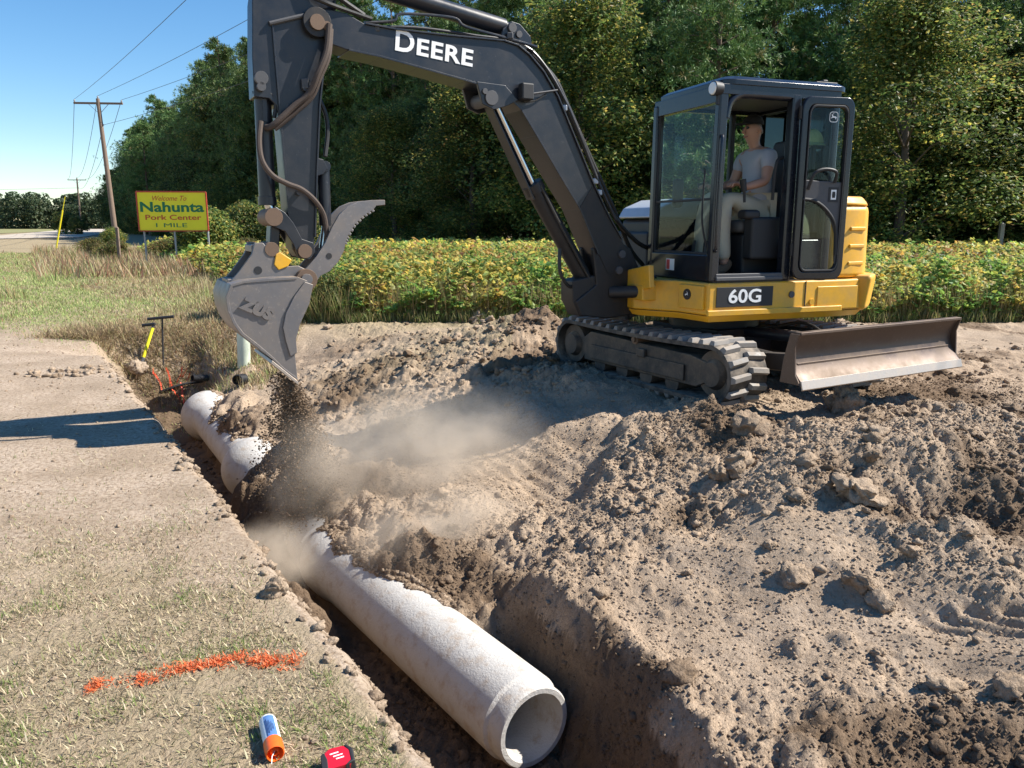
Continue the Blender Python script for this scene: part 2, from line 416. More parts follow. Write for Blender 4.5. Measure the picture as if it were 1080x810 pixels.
# zones for colour
damp = np.clip(rough*.78 + .75*inside + .35*np.exp(-((NN-.38)/.15)**2)*(SS < 1.2) - .35*rightside*smooth_patch, 0, 1)*near
pit = gauss(XX, YY, -3.2, 10.4, 2.4, 1.1, -5)
damp = np.clip(np.maximum(damp, .55*pit)*(.25+1.05*sst(-.25, .3, fbm(XX*.9, YY*.9, 4, 61))) + .9*((H < -.6)*(NN > -.95)*(NN < .9)*(1-sst(.3, .8, SS)*sst(-.1, .1, NN)))*near, 0, 1)
farbank = sst(8.9, 11.3, YY + .35*(XX+4.2) + .7*fbm(XX*.9, YY*.9, 4, 71))*(XX < 0)
turf = np.clip(farbank*(1-1.2*pit), 0, 1)
tn = (NN < -1.07)*sst(4.1, 2.6, YY + .9*fbm(XX*1.7, YY*1.7, 4, 73))*.85
turf = np.maximum(turf, tn); turf = np.maximum(turf, sst(11.6, 12.6, YY + .3*fbm(XX, YY, 3, 9)))
pale = (NN < -.98)*(1-turf)*near
pale = np.maximum(pale, rightside*sst(.55, .95, smooth_patch)*.5*(NN > .6))
pale = np.maximum(pale, np.clip(tp, 0, 1)*.6)
zone = np.stack([damp, turf, pale], -1).reshape(-1, 3)
ny, nx = XX.shape
idx = np.arange(ny*nx).reshape(ny, nx)
F = np.stack([idx[:-1, :-1], idx[:-1, 1:], idx[1:, 1:], idx[1:, :-1]], -1).reshape(-1, 4)
ground = np_mesh('ground', np.stack([XX, YY, H], -1).reshape(-1, 3), F, SOIL, {'zone': zone}, smooth=True)
tag(ground, kind='structure')
def bil(A, x, y):
    x = np.asarray(x, float); y = np.asarray(y, float)
    i = np.clip(np.searchsorted(GX, x)-1, 0, nx-2); j = np.clip(np.searchsorted(GY, y)-1, 0, ny-2)
    u = np.clip((x-GX[i])/(GX[i+1]-GX[i]), 0, 1); v = np.clip((y-GY[j])/(GY[j+1]-GY[j]), 0, 1)
    return (A[j, i]*(1-u)+A[j, i+1]*u)*(1-v) + (A[j+1, i]*(1-u)+A[j+1, i+1]*u)*v
def gz(x, y):
    r = bil(H, x, y); return float(r) if np.ndim(r) == 0 else r

# ------------------------------------------------------------------ loose soil
def ico(sub):
    bm = bmesh.new(); bmesh.ops.create_icosphere(bm, subdivisions=sub, radius=1)
    V = np.array([v.co[:] for v in bm.verts]); Fc = np.array([[v.index for v in f.verts] for f in bm.faces]); bm.free(); return V, Fc
def rand_rot(n):
    q = rs.normal(size=(n, 4)); q /= np.linalg.norm(q, axis=1)[:, None]; a, b, c, d = q.T
    return np.stack([np.stack([1-2*(c*c+d*d), 2*(b*c-a*d), 2*(b*d+a*c)], -1), np.stack([2*(b*c+a*d), 1-2*(b*b+d*d), 2*(c*d-a*b)], -1),
                     np.stack([2*(b*d-a*c), 2*(c*d+a*b), 1-2*(b*b+c*c)], -1)], 1)
def lumps(P, Rr, sub, jit=.22, flat=.75):
    V, Fc = ico(sub); n = len(P)
    variants = []
    for k in range(12):
        n3 = fbm(V[:, 0]*1.4+k*7, V[:, 1]*1.4+V[:, 2]*1.9, 3, 90+k)
        variants.append(V*(1+.75*n3[:, None])*(1+rs.uniform(-jit, jit, (len(V), 1))*.9)*np.array([1, rs.uniform(.65, 1), rs.uniform(.5, .85)]))
    variants = np.array(variants); W = variants[rs.randint(0, 12, n)]
    W = np.einsum('nij,nkj->nki', rand_rot(n), W)*Rr[:, None, None]; W[:, :, 2] *= flat
    W = W + P[:, None, :]
    Fs = (Fc[None] + (np.arange(n)*len(V))[:, None, None]).reshape(-1, 3)
    return W.reshape(-1, 3), Fs, len(V)
def scatter(n, xr, yr, mask, rmin, rmax, pw=3):
    x = rs.uniform(*xr, n); y = rs.uniform(*yr, n); k = rs.rand(n) < bil(mask, x, y); x, y = x[k], y[k]
    r = rmin+(rmax-rmin)*rs.rand(len(x))**pw
    return np.stack([x, y, bil(H, x, y)+r*.25], -1), r
Ps, Rs_, Fs_, off = [], [], [], 0
clodmask = np.clip(rough*(.10+.90*clus)+.03*rightside, 0, 1)
VV, FF, ZZ = [], [], []
for (n, xr, yr, a, b, sub, pw) in ((1500, (-4, 6.5), (1.6, 12.3), .03, .085, 3, 3), (17000, (-4, 6.5), (1.6, 11.5), .010, .036, 2, 2.4), (150000, (-1.2, 5), (1.6, 7.5), .004, .012, 1, 1.8)):
    P, r = scatter(n, xr, yr, clodmask if sub > 1 else np.clip(clodmask+.22*rightside, 0, 1), a, b, pw); V, Fc, nv = lumps(P, r, sub)
    FF.append(Fc+off); VV.append(V); off += len(V)
    z = np.zeros((len(P), 3)); z[:, 0] = np.clip(bil(damp, P[:, 0], P[:, 1])+rs.uniform(-.25, .3, len(P)), 0, 1); ZZ.append(np.repeat(z, nv, 0))
cl = np_mesh('soil_clods', np.concatenate(VV), np.concatenate(FF), SOIL, {'zone': np.concatenate(ZZ)}, smooth=True)
tag(cl, 'loose crumbled brown soil clods strewn over the spoil ground', 'soil', kind='stuff')
# crumbs and pebbles on the bank
bankm = ((NN < -1.06) & (YY > 1.2)).astype(float)*(.25+.75*sst(.1, .5, fbm(XX*1.2, YY*1.2, 4, 77)))*near*(1-turf*.6)
bankm = np.clip(bankm + 2*gauss(XX, YY, -4.6, 8.0, .45, .35), 0, 1)*(NN < -1.03)
P, r = scatter(9000, (-6.5, -.2), (1.5, 10.5), bankm, .003, .014, 3)
P2, r2 = scatter(160, (-5.2, -4.0), (7.5, 8.5), np.clip(gauss(XX, YY, -4.6, 8.0, .3, .25)*2, 0, 1)*(NN < -1.03), .015, .045, 1)
lipm = np.exp(-((NN+.97)/.10)**2)*near*(SS < 7.5)
P3, r3 = scatter(60000, (-5, .2), (1.5, 9.5), np.clip(lipm*(.25+.75*clus), 0, 1), .004, .030, 3.5)
P = np.concatenate([P, P2, P3]); r = np.concatenate([r, r2, r3])
V, Fc, nv = lumps(P, r, 2); z = np.zeros((len(P), 3)); z[:, 0] = rs.uniform(.0, .7, len(P))
tag(np_mesh('soil_crumbs', V, Fc, SOIL, {'zone': np.repeat(z, nv, 0)}, smooth=True), 'small dry soil crumbs scattered on the pale level bank', 'soil', kind='stuff')
# big single clods
bigs = [(758, 505, .085, 'rounded clod below the ridge, left of a matching pair'), (779, 493, .10, 'rounded clod at the foot of the ridge, right of a matching pair'), (790, 455, .13, 'large blocky clod just under the blade corner'),
        (892, 432, .15, 'large dark block of soil in front of the blade'), (838, 612, .07, 'pale flat stone like clod on the smooth slope'), (907, 528, .13, 'big upright clod in the middle of the spoil'),
        (290, 628, .06, 'clod resting on the trench side left of the near pipe'), (505, 340, .17, 'pointed dark lump on top of the heap by the bean field'), (905, 620, .08, 'dark brown clod at the edge of the dark rubble strip'), (930, 640, .07, 'flat tan clod beside the dark rubble strip')]
for k, (u, v, r, lb) in enumerate(bigs):
    d = ray(u, v); t = 1.0
    for _ in range(1500):
        t += .01; q = Vector((0, 0, CAMZ)) + d*t
        if q.z < gz(q.x, q.y): break
    V, Fc, nv = lumps(np.array([[q.x, q.y, gz(q.x, q.y)+r*.3]]), np.array([r]), 4, .05, .85)
    V = V + (fbm(V[:, 0]*14+k, V[:, 1]*14+V[:, 2]*11, 5, 5)*.28*r)[:, None]
    tag(np_mesh('soil_clod', V, Fc, SOIL, {'zone': np.tile([[rs.uniform(.1, .6), 0, 0]], (len(V), 1))}, smooth=True), lb, 'clod', 'single large clods of soil')
# ================================================================== vegetation
LEAF = leaf_mat('leaf', .5); GRASSM = leaf_mat('grass_blade', .3, .7); NEEDLE = leaf_mat('needle', .15, .6)
BARK = plain('bark', (.13, .10, .08), .95, 0, .8, 14, .4)
BARKP = plain('pine_bark', (.16, .115, .085), .95, 0, .8, 14, .4)
def leaf_quads(C, size, rng, up=.35, aspect=.55, outdir=None):
    n = len(C); nrm = rng.normal(size=(n, 3)); nrm[:, 2] = np.abs(nrm[:, 2])+up
    if outdir is not None: nrm += outdir*1.0
    nrm /= np.linalg.norm(nrm, axis=1)[:, None]
    t = rng.normal(size=(n, 3)); t -= nrm*(t*nrm).sum(1)[:, None]; t /= np.linalg.norm(t, axis=1)[:, None]; b = np.cross(nrm, t)
    s = np.asarray(size)[:, None]; f = s*.12*nrm
    V = np.stack([C-t*s*.5, C+b*s*aspect*.5-f, C+t*s*.5, C-b*s*aspect*.5-f], 1)
    return V.reshape(-1, 3), np.arange(4*n).reshape(n, 4)
def tints(n, cols, w, rng, var=.18, rep=4):
    c = np.array(cols)[rng.choice(len(cols), n, p=np.array(w)/sum(w))]
    c = c*(1+rng.uniform(-var, var, (n, 1)))*(1+rng.uniform(-.06, .06, (n, 3)))
    return np.repeat(np.clip(c, 0, 1), rep, 0)
def trunk_mb(Ht, r0, rng, lean=.03, limbs=(), top=.25):
    m = MB(); p = [Vector((0, 0, -.3))]; x = y = 0
    for i in range(1, 9):
        x += rng.uniform(-1, 1)*lean*Ht/8; y += rng.uniform(-1, 1)*lean*Ht/8; p.append(Vector((x, y, Ht*i/8)))
    m.tube(p, [r0*(1-(1-top)*(i/8)**.9)*(1.3 if i == 0 else 1) for i in range(9)], 8)
    for (z, q) in limbs:
        k = min(z/Ht*8, 7.99); i = int(k); a = p[i].lerp(p[i+1], k-i); q = Vector(q); mid = a.lerp(q, .5)+Vector((0, 0, .12*(q-a).length))
        rr = r0*.32*(1-.5*z/Ht); m.tube([a, mid, q], [rr, rr*.6, rr*.2], 5, False)
    return m, p
def make_hardwood(Ht, Rad, seed, cols, wts, nl=75, per=330, leaf=.17, low=.3, name='leafy_tree'):
    rng = np.random.RandomState(seed); C = []; L = []; TV = []
    lobes = []
    for i in range(nl):
        f = rng.rand()**.85; z = low + (Ht-low-.5)*f
        prof = Rad*(.55+.55*math.sin(math.pi*min(1, f*1.0)**.8))*(1-.55*f**3)
        a = rng.rand()*6.283; prof *= 1+.38*math.sin(2*a+z*.9+seed)+.22*math.sin(5*a-z*1.7+seed*2); rr = prof*math.sqrt(rng.uniform(.15, 1)); R0 = rng.uniform(.40, 1.30)*Rad/3
        lobes.append((rr*math.cos(a), rr*math.sin(a), z, R0))
    for (x, y, z, r0) in lobes:
        n = int(1.25*per*(r0/(Rad/3))**2); TV.append(np.full(n, rng.uniform(.62, 1.45))); d = rng.normal(size=(n, 3)); d /= np.linalg.norm(d, axis=1)[:, None]
        rad = r0*(.72+.36*rng.rand(n)**.7)*(1+.25*np.sin(d[:, 0]*5+x)*np.cos(d[:, 1]*6+z))
        P = d*rad[:, None]*np.array([1.05, 1.05, .8]) + np.array([x, y, z]); C.append(P); L.append(d)
    C = np.concatenate(C); L = np.concatenate(L); k = C[:, 2] > .05; C, L = C[k], L[k]; TV = np.concatenate(TV)[k]
    V, F = leaf_quads(C, leaf*1.05*rng.uniform(.6, 1.3, len(C)), rng, .3, .6, L*.6)
    T = tints(len(C), cols, wts, rng)*np.repeat(TV, 4)[:, None]**np.array([1.15, 1.0, .9])
    rng2 = np.random.RandomState(seed+1); limbs = [(max(.6, l[2]-1.0-rng2.rand()), l[:3]) for l in lobes[::4]]
    tm, _ = trunk_mb(Ht*.8, .06+Ht*.012, rng2, .04, limbs)
    return V, F, T, tm, (LEAF, BARK)
def make_pine(Ht, seed, low=.35, spread=3.2, name='pine_tree', dark=1.0):
    rng = np.random.RandomState(seed); A = []; D = []; limbs = []
    z = Ht*low
    while z < Ht-.3:
        f = (z/Ht-low)/(1-low); L = spread*(.45+.75*math.sin(math.pi*(.15+.8*f)))*(1-.75*f**2.2)
        for j in range(rng.randint(2, 5)):
            a = rng.rand()*6.283; l = L*rng.uniform(.55, 1.15); rise = rng.uniform(-.05, .45)*l
            tip = np.array([math.cos(a)*l, math.sin(a)*l, z+rise]); base = np.array([0, 0, z]); limbs.append((z, tip))
            n = int(20+36*l/spread)
            tt = rng.uniform(.3, 1.05, n); side = rng.normal(size=(n, 3))*.24*l*np.array([1, 1, .55])*(tt[:, None]*.9)
            A.append(base+(tip-base)*tt[:, None]+side); D.append(side/(.2*l)+(tip-base)/l*.8+np.array([0, 0, .7]))
        z += rng.uniform(.28, .62)
    A = np.concatenate(A); D = np.concatenate(D); D /= np.linalg.norm(D, axis=1)[:, None]; nt_, nb = len(A), 12
    dirs = D[:, None, :]*.75 + rng.normal(size=(nt_, nb, 3))*.62; dirs /= np.linalg.norm(dirs, axis=2)[:, :, None]
    ln = rng.uniform(.16, .34, (nt_, nb, 1)); O = A[:, None, :] + rng.normal(size=(nt_, nb, 3))*.05
    side = np.cross(dirs, rng.normal(size=(nt_, nb, 3))); side /= np.linalg.norm(side, axis=2)[:, :, None]; wd = .025
    V = np.stack([O, O+dirs*ln*.5+side*wd, O+dirs*ln, O+dirs*ln*.5-side*wd], 2).reshape(-1, 3)
    F = np.arange(len(V)).reshape(-1, 4)
    tc = tints(nt_, [(.11, .185, .055), (.072, .130, .043), (.17, .24, .07), (.22, .19, .08)], [4, 3, 2, .4], rng, .2, nb*4)*dark
    tm, _ = trunk_mb(Ht*.98, .07+Ht*.0105, np.random.RandomState(seed+2), .012, [l for l in limbs[::2]], .12)
    return V, F, tc, tm, (NEEDLE, BARKP)
GREENS = [(.105, .160, .042), (.066, .112, .034), (.175, .21, .056), (.33, .29, .07), (.30, .20, .07)]
protos = {}
def proto(key, data, nm):
    V, F, T, tm, (ml, mb_) = data
    root = bpy.data.objects.new(nm, None)
    a = np_mesh('crown', V, F, ml, {'tint': T}, root)
    b = tm.build('trunk', mb_, root)
    protos[key] = (root, a, b, nm)
def place(key, x, y, s, rz, label, group, cat='tree', sz=None, z=None):
    root, a, b, nm = protos[key]
    r = root.copy(); r.name = nm; COL.objects.link(r)
    z = gz(x, y) if z is None else z
    r.matrix_basis = Matrix.Translation((x, y, z-.03)) @ Matrix.Rotation(rz, 4, 'Z') @ Matrix.Diagonal((s, s, sz or s, 1))
    for c in (a, b):
        d = c.copy(); COL.objects.link(d); d.parent = r; d.matrix_parent_inverse = Matrix.Identity(4)
    return tag(r, label, cat, group)
for k in range(3): proto(('pine', k), make_pine([16.5, 18, 15][k], 100+k, [.22, .3, .16][k], [3.3, 3.0, 3.6][k]), 'pine_tree')
proto(('low', 0), make_hardwood(8.0, 2.6, 200, GREENS, [5, 5, 3, .7, .1], 85, 300, .17), 'leafy_tree')
proto(('low', 1), make_hardwood(10.5, 2.8, 201, GREENS, [4, 6, 2, .5, .2], 100, 300, .17), 'leafy_tree')
proto(('low', 2), make_hardwood(6.0, 2.4, 202, GREENS, [3, 3, 4, 2.2, .8], 70, 320, .16), 'leafy_tree')
proto(('oak', 0), make_hardwood(13.5, 3.4, 203, GREENS, [4, 3, 4, 2.5, .6], 120, 300, .18), 'leafy_tree')
proto(('shrub', 0), make_hardwood(2.1, 1.1, 204, GREENS, [5, 3, 4, 3, .4], 30, 260, .10, .1), 'shrub')
proto(('shrub', 1), make_hardwood(1.4, .9, 205, [(.12, .14, .04), (.17, .16, .05), (.22, .14, .07)], [4, 3, 2], 24, 260, .08, .05), 'shrub')
# forest edge as a polyline, front row to back rows
edge = [(-84, 170), (-38, 95), (-24.5, 73), (-7, 54), (6, 43), (24, 38), (46, 33)]
def along(step):
    out = []; carry = 0
    for (x0, y0), (x1, y1) in zip(edge[:-1], edge[1:]):
        L = math.hypot(x1-x0, y1-y0); t = carry
        while t < L:
            out.append((x0+(x1-x0)*t/L, y0+(y1-y0)*t/L, -(y1-y0)/L, (x1-x0)/L)); 
            t += step*(1.25 if y0 > 90 else 1)
        carry = t-L
    return out
rf = random.Random(3)
def vis(x, y):                      # leave out what the photo could never show
    return abs(x) < .80*y + 6
def row(step, off, keys, smin, smax, lab, grp, jit=1.0):
    for (x, y, nx_, ny_) in along(step):
        o = off+rf.uniform(-jit, jit); X = x+nx_*0 + (-(-ny_))*0
        # outward normal away from the camera
        ax, ay = nx_, ny_
        if ax*x+ay*y < 0: ax, ay = -ax, -ay
        X = x+ax*o+rf.uniform(-.8, .8); Y = y+ay*o+rf.uniform(-.8, .8)
        if not vis(X, Y): continue
        s = rf.uniform(smin, smax)*(1.0+.20*float(sst(52, 68, y))); k = rf.choice(keys)
        place(k, X, Y, s, rf.uniform(0, 6.28), lab, grp)
row(8.5, .2, [('pine', 2), ('pine', 0)], .62, .80, 'shorter feathery pine standing among the front leafy trees of the wood', 'shorter pines along the front of the wood')
row(3.6, 1.2, [('low', 0), ('low', 1), ('low', 2)], .8, 1.15, 'dense leafy tree hung with vines along the front of the wood', 'leafy trees along the front of the wood')
row(3.2, 3.6, [('low', 1), ('low', 0), ('low', 1)], .85, 1.1, 'leafy tree filling the second rank of the wood', 'leafy trees in the second rank of the wood')
row(2.7, 3.6, [('pine', 0), ('pine', 1), ('pine', 2)], .84, 1.06, 'tall dark green pine standing over the leafy edge of the wood', 'tall pines along the wood')
row(3.2, 7.2, [('pine', 0), ('pine', 1), ('pine', 2)], .88, 1.05, 'tall pine deeper in the wood behind the front pines', 'pines deeper in the wood')
# singled-out trees
place(('oak', 0), 16.6, 34.5, 1.12, 1.0, 'tall yellowing hardwood right of the cab, its leaves turning gold', 'broadleaf trees in front of the pines', sz=.80)
place(('oak', 0), -7.4, 50.5, .85, 2.4, 'yellow green vine covered tree seen just right of the digging arm', 'broadleaf trees in front of the pines', sz=.62)
place(('oak', 0), 3.4, 41, 1.25, 4.4, 'broad lighter green hardwood behind the lower boom', 'broadleaf trees in front of the pines', sz=.92)
place(('pine', 0), 9.6, 38.8, .92, 5.2, 'bushy pine rising directly behind the cab roof ahead of the wood', 'pines in front of the wood')
place(('oak', 0), 22.6, 36.5, 1.2, .6, 'lighter hardwood near the right edge under the sky gap', 'broadleaf trees in front of the pines', sz=.62)
place(('oak', 0), -2.2, 46, 1.0, 3.3, 'olive hardwood seen between the boom and the digging arm', 'broadleaf trees in front of the pines', sz=.7)
place(('low', 2), 12.2, 35.6, .9, 0, 'rounded bright green tree low behind the rear of the machine', 'broadleaf trees in front of the pines')
place(('low', 2), -12.5, 45, .62, 2, 'bushy yellow green thicket behind the toothed clamp', 'broadleaf trees in front of the pines')
place(('low', 0), 23.0, 35.5, .8, 3, 'dark leafy tree at the right edge over the bean field', 'broadleaf trees in front of the pines')
# shrubs near the sign and poles
shr = [(-11.6, 30.5, 1.15, 0), (-9.8, 29.2, .9, 1), (-12.9, 31.5, .9, 1), (-8.6, 31, 1.3, 0), (-7.2, 30.2, 1.0, 0), (-14.3, 32.5, .8, 1), (-15.4, 30.6, .7, 1), (-25.2, 50.5, .75, 0), (-27.5, 52, .6, 1),
       (-16.8, 34, .8, 1), (-10.8, 33, 1.3, 0), (-20.5, 39, .8, 1), (-19, 36.5, .6, 1), (-74, 133, 2.0, 0), (-71, 131, 1.6, 0)]
words = ['tall green shrub behind the left half of the yellow sign', 'olive shrub at the right foot of the yellow sign', 'low olive shrub left of the yellow sign', 'tall shrub right of the yellow sign', 'dark shrub farther right of the yellow sign, near the bucket',
         'low scrub between the sign and the small wooden post', 'knee high scrub beside the small wooden post', 'leafy shrub at the foot of the near utility pole', 'low shrub left of the near utility pole', 'low scrub beyond the small wooden post',
         'leafy bush close behind the yellow sign', 'russet scrub in the rough grass before the near pole', 'small scrub clump in the rough grass by the guy guard', 'dark bush around the foot of the far utility pole', 'smaller dark bush right of the far utility pole foot']
for (x, y, s, k), wd in zip(shr, words): place(('shrub', k), x, y, s, rf.uniform(0, 6), wd, 'shrubs around the sign and poles', 'shrub')

for (x, y, s, wd) in ((-3.5, 12.3, .50, 'green weedy bush right behind the bucket beside the bean rows'), (-2.8, 12.5, .42, 'small weedy bush between the bucket and the first bean rows'), (-4.2, 12.9, .48, 'olive weedy bush behind the bucket lip'), (10.2, 12.0, .38, 'small weedy bush at the foot of the bean rows by the blade')):
    place(('shrub', 0), x, y, s, rf.uniform(0, 6), wd, 'weedy bushes at the edge of the beans', 'shrub')
# distant wood across the field: one mass
rng = np.random.RandomState(50); C = []; Dn = []
for i in range(330):
    x = rng.uniform(-330, -95); y = 330 + rng.uniform(-8, 25) - .0*x
    hh = 13.5 + 5.5*perlin(np.array([x*.02]), np.array([.5]))[0] + rng.uniform(-2, 2) - 3.0*sst(-185, -120, x)
    for z in np.arange(1.5, hh, 2.4):
        n = 60; d = rng.normal(size=(n, 3)); d /= np.linalg.norm(d, axis=1)[:, None]; f = z/hh
        C.append(d*np.array([3.8, 3.2, 2.1])*(1-.45*f**3)*rng.uniform(.75, 1.1) + np.array([x+rng.uniform(-2, 2), y, z])); Dn.append(d)
C = np.concatenate(C); Dn = np.concatenate(Dn)
V, F = leaf_quads(C, rng.uniform(.7, 1.5, len(C)), rng, .3, .7, Dn)
tag(np_mesh('distant_wood', V, F, LEAF, {'tint': tints(len(C), [(.085, .115, .055), (.065, .095, .05), (.12, .13, .065)], [3, 3, 1], rng)}), 'distant dark green wood across the far field at the left', 'wood', kind='stuff')

# ------------------------------------------------------------------ grasses
def blades(n, xs, ys, ln, wd, cols, wts, rng, lean=.5, name='grass', curve=.3, z0=-.01):
    az = rng.rand(n)*6.283; le = lean*rng.uniform(.3, 1.5, n); L = ln
    dx = np.cos(az)*np.sin(le); dy = np.sin(az)*np.sin(le); dz = np.cos(le)
    base = np.stack([xs, ys, bil(H, xs, ys)+z0], -1); d = np.stack([dx, dy, np.maximum(dz, .06)], -1)
    sd = np.stack([-np.sin(az+rng.normal(size=n)), np.cos(az), np.zeros(n)], -1)*np.asarray(wd)[:, None]*.5
    mid = base + d*(L*.55)[:, None]; d2 = d.copy(); d2[:, 2] -= curve*rng.uniform(.2, 1.4, n); tip = mid + d2*(L*.5)[:, None]
    V = np.stack([base-sd, base+sd, mid+sd*.8, tip, mid-sd*.8], 1).reshape(-1, 3)
    k = np.arange(n)*5; F = np.concatenate([np.stack([k, k+1, k+2, k+4], -1), np.stack([k+4, k+2, k+3, k+3], -1)])
    # second face as a triangle pair kept as thin quad by splitting the tip
    T = tints(n, cols, wts, rng, .22, 5)
    return V, k, T
def blade_obj(name, n, xs, ys, ln, wd, cols, wts, rng, **kw):
    V, k, T = blades(n, xs, ys, ln, wd, cols, wts, rng, **kw)
    F = np.concatenate([np.stack([k, k+1, k+2], -1), np.stack([k, k+2, k+4], -1), np.stack([k+4, k+2, k+3], -1)])
    return np_mesh(name, V, F, GRASSM, {'tint': T})
STRAW = [(.56, .47, .30), (.42, .34, .21), (.66, .58, .39), (.14, .17, .05), (.10, .14, .035)]
rng = np.random.RandomState(60)
# dry turf on the near bank
n = 800000; x = rng.uniform(-4.2, .2, n); y = rng.uniform(1.25, 5.2, n)
_, nn = sn(x, y); pm = fbm(x*1.6, y*1.6, 4, 73); g2 = fbm(x*2.6+9, y*2.6, 4, 99)
dens = np.clip(sst(4.4, 2.3, y+1.1*pm)*1.0 + .05, 0, 1)*(.25+.6*sst(-.3, .15, g2))
k = (rng.rand(n) < dens) & (nn < -1.11+.08*fbm(x*6, y*6, 3, 4)); x, y, g2 = x[k], y[k], g2[k]; n = len(x)
gr = sst(.05, .3, g2 + .30*sst(2.8, 1.8, y) - .12) ; isg = rng.rand(n) < gr*.34+.03
V1 = blade_obj('dry_grass', int((~isg).sum()), x[~isg], y[~isg], rng.uniform(.012, .048, (~isg).sum()), rng.uniform(.0022, .0052, (~isg).sum()), STRAW+[(.22, .16, .10)], [4, 4, 2.0, .5, .2, 3], rng, lean=1.3, curve=.2)
tag(V1, 'short dry straw coloured turf on the near bank', 'grass', kind='stuff')
V2 = blade_obj('green_grass', int(isg.sum()), x[isg], y[isg], rng.uniform(.015, .055, isg.sum()), rng.uniform(.002, .0046, isg.sum()), [(.22, .28, .085), (.16, .22, .06), (.36, .35, .16)], [3, 3, 2], rng, lean=.75, curve=.4)
tag(V2, 'sparse green blades in patches of the near bank turf', 'grass', kind='stuff')
# straw litter over the bare path
n = 60000; x = rng.uniform(-7.5, -.5, n); y = rng.uniform(2.6, 10.5, n); _, nn = sn(x, y); k = (nn < -1.06) & (rng.rand(n) < .25+.75*sst(-.1, .4, fbm(x*1.1, y*1.1, 3, 12))); x, y = x[k], y[k]; n = len(x)
tag(blade_obj('straw_litter', n, x, y, rng.uniform(.01, .05, n), rng.uniform(.0015, .0035, n), STRAW+[(.16, .12, .08)], [3, 4, 1, .1, 0, 3], rng, lean=1.45, curve=.1), 'bits of dead straw lying on the bare pale path', 'straw', kind='stuff')
# verge behind the path: green mown strip, then tall dry weeds
def inverge(x, y): return (y + .35*(x+4.2) + .9*fbm(x*.9, y*.9, 4, 71) + rng.normal(size=len(x))*.45 > 10.3)
def beanleft(y): return -3.0 - (y-12.3)*.57
n = 260000; y = 9.3 + 34*rng.rand(n)**1.7; x = rng.uniform(-1, 0, n)*(y*.70+1.5) ; 
k = inverge(x, y) & (x < np.minimum(beanleft(y)+.2, -3.1)) ; x, y = x[k], y[k]; n = len(x)
rown = fbm(x*.35, y*.35, 4, 81)
tall = np.clip(sst(.47, .33, -x/y + .12*rown)+.6*sst(.15, .5, fbm(x*.9, y*.9, 3, 83)), 0, 1) 
ln = (.06+.34*tall*np.clip(.45+1.3*fbm(x*1.7, y*1.7, 3, 85)+rown, .1, 1.6))*rng.uniform(.5, 1.3, n)*(1+.012*y)*(.55+.45*sst(11.5, 15, y)); wd = (.0045+.00045*y)*rng.uniform(.6, 1.4, n)
isg = rng.rand(n) < (.56 - .38*tall + .9*rown + .5*fbm(x*1.3, y*1.3, 2, 86) + .35*sst(.48, .58, -x/y))
A = [(.23, .30, .09), (.31, .35, .13), (.45, .42, .19)]; B = [(.48, .41, .22), (.40, .32, .16), (.34, .17, .09), (.56, .48, .28)]
tag(blade_obj('verge_grass', int(isg.sum()), x[isg], y[isg], ln[isg], wd[isg], A, [4, 4, 2], rng, lean=.45), 'green verge grass between the dirt bank and the road', 'grass', kind='stuff')
tag(blade_obj('verge_weeds', int((~isg).sum()), x[~isg], y[~isg], ln[~isg]*1.15, wd[~isg], B, [4, 3, .8, 2], rng, lean=.4), 'dry straw coloured weeds of the rough verge by the sign', 'weeds', kind='stuff')
# russet weeds before the poles and low orange leaves by the sign
n = 17000; y = rng.uniform(22, 46, n); x = -rng.uniform(.30, .60, n)*y; k = (x < beanleft(y)+1.0) & (fbm(x*.3, y*.3, 3, 7)+rng.normal(size=n)*.25+.45*np.exp(-((x/y+.46)/.08)**2) > .12); x, y = x[k], y[k]; n = len(x)
tag(blade_obj('russet_weeds', n, x, y, rng.uniform(.25, .7, n), rng.uniform(.015, .035, n), [(.38, .23, .13), (.44, .33, .18), (.32, .33, .13), (.28, .16, .10), (.46, .42, .24)], [3, 4, 4, 1.5, 3], rng, lean=.4), 'russet brown weeds in the rough ground before the poles', 'weeds', kind='stuff')
# fringe of dead grass hanging round the far pit and along the bean edge
n = 34000; a = rng.uniform(0, 1, n); x = -6.2+5.4*a+rng.normal(size=n)*.25; y = 10.4 - .05*(x+6)+.75*np.abs(rng.normal(size=n))+.15*fbm(x, x*0, 3, 5); _s, _n = sn(x, y); k = (x < -2.6-.5*np.abs(rng.normal(size=n))) & ((_n < -1.1) | (_s > 8.5+.3*rng.normal(size=n)) & ((_n < 1.2) | (_s > 9.5))); x, y = x[k], y[k]; n = len(x)
tag(blade_obj('dead_grass', n, x, y, rng.uniform(.06, .24, n), rng.uniform(.004, .009, n), [(.30, .21, .12), (.44, .34, .18), (.18, .12, .07), (.22, .24, .09)], [4, 4, 3, 1], rng, lean=.8, curve=.7), 'tangled dead brown grass around the shovel pit', 'grass', kind='stuff')
n = 15000; x = rng.uniform(-3.8, 9.5, n); y = 11.95 + np.abs(rng.normal(size=n))*.22 + .25*fbm(x*1.2, x*0+3, 3, 15); tw = (x < -2.5)
ln = np.where(tw, rng.uniform(.3, .8, n), rng.uniform(.06, .30, n))
tag(blade_obj('edge_grass', n, x, y, ln, rng.uniform(.006, .013, n), [(.20, .23, .08), (.34, .29, .14), (.14, .18, .05), (.26, .19, .10)], [4, 3, 3, 1], rng, lean=.4, curve=.6), 'long mixed grass along the foot of the bean rows', 'grass', kind='stuff')
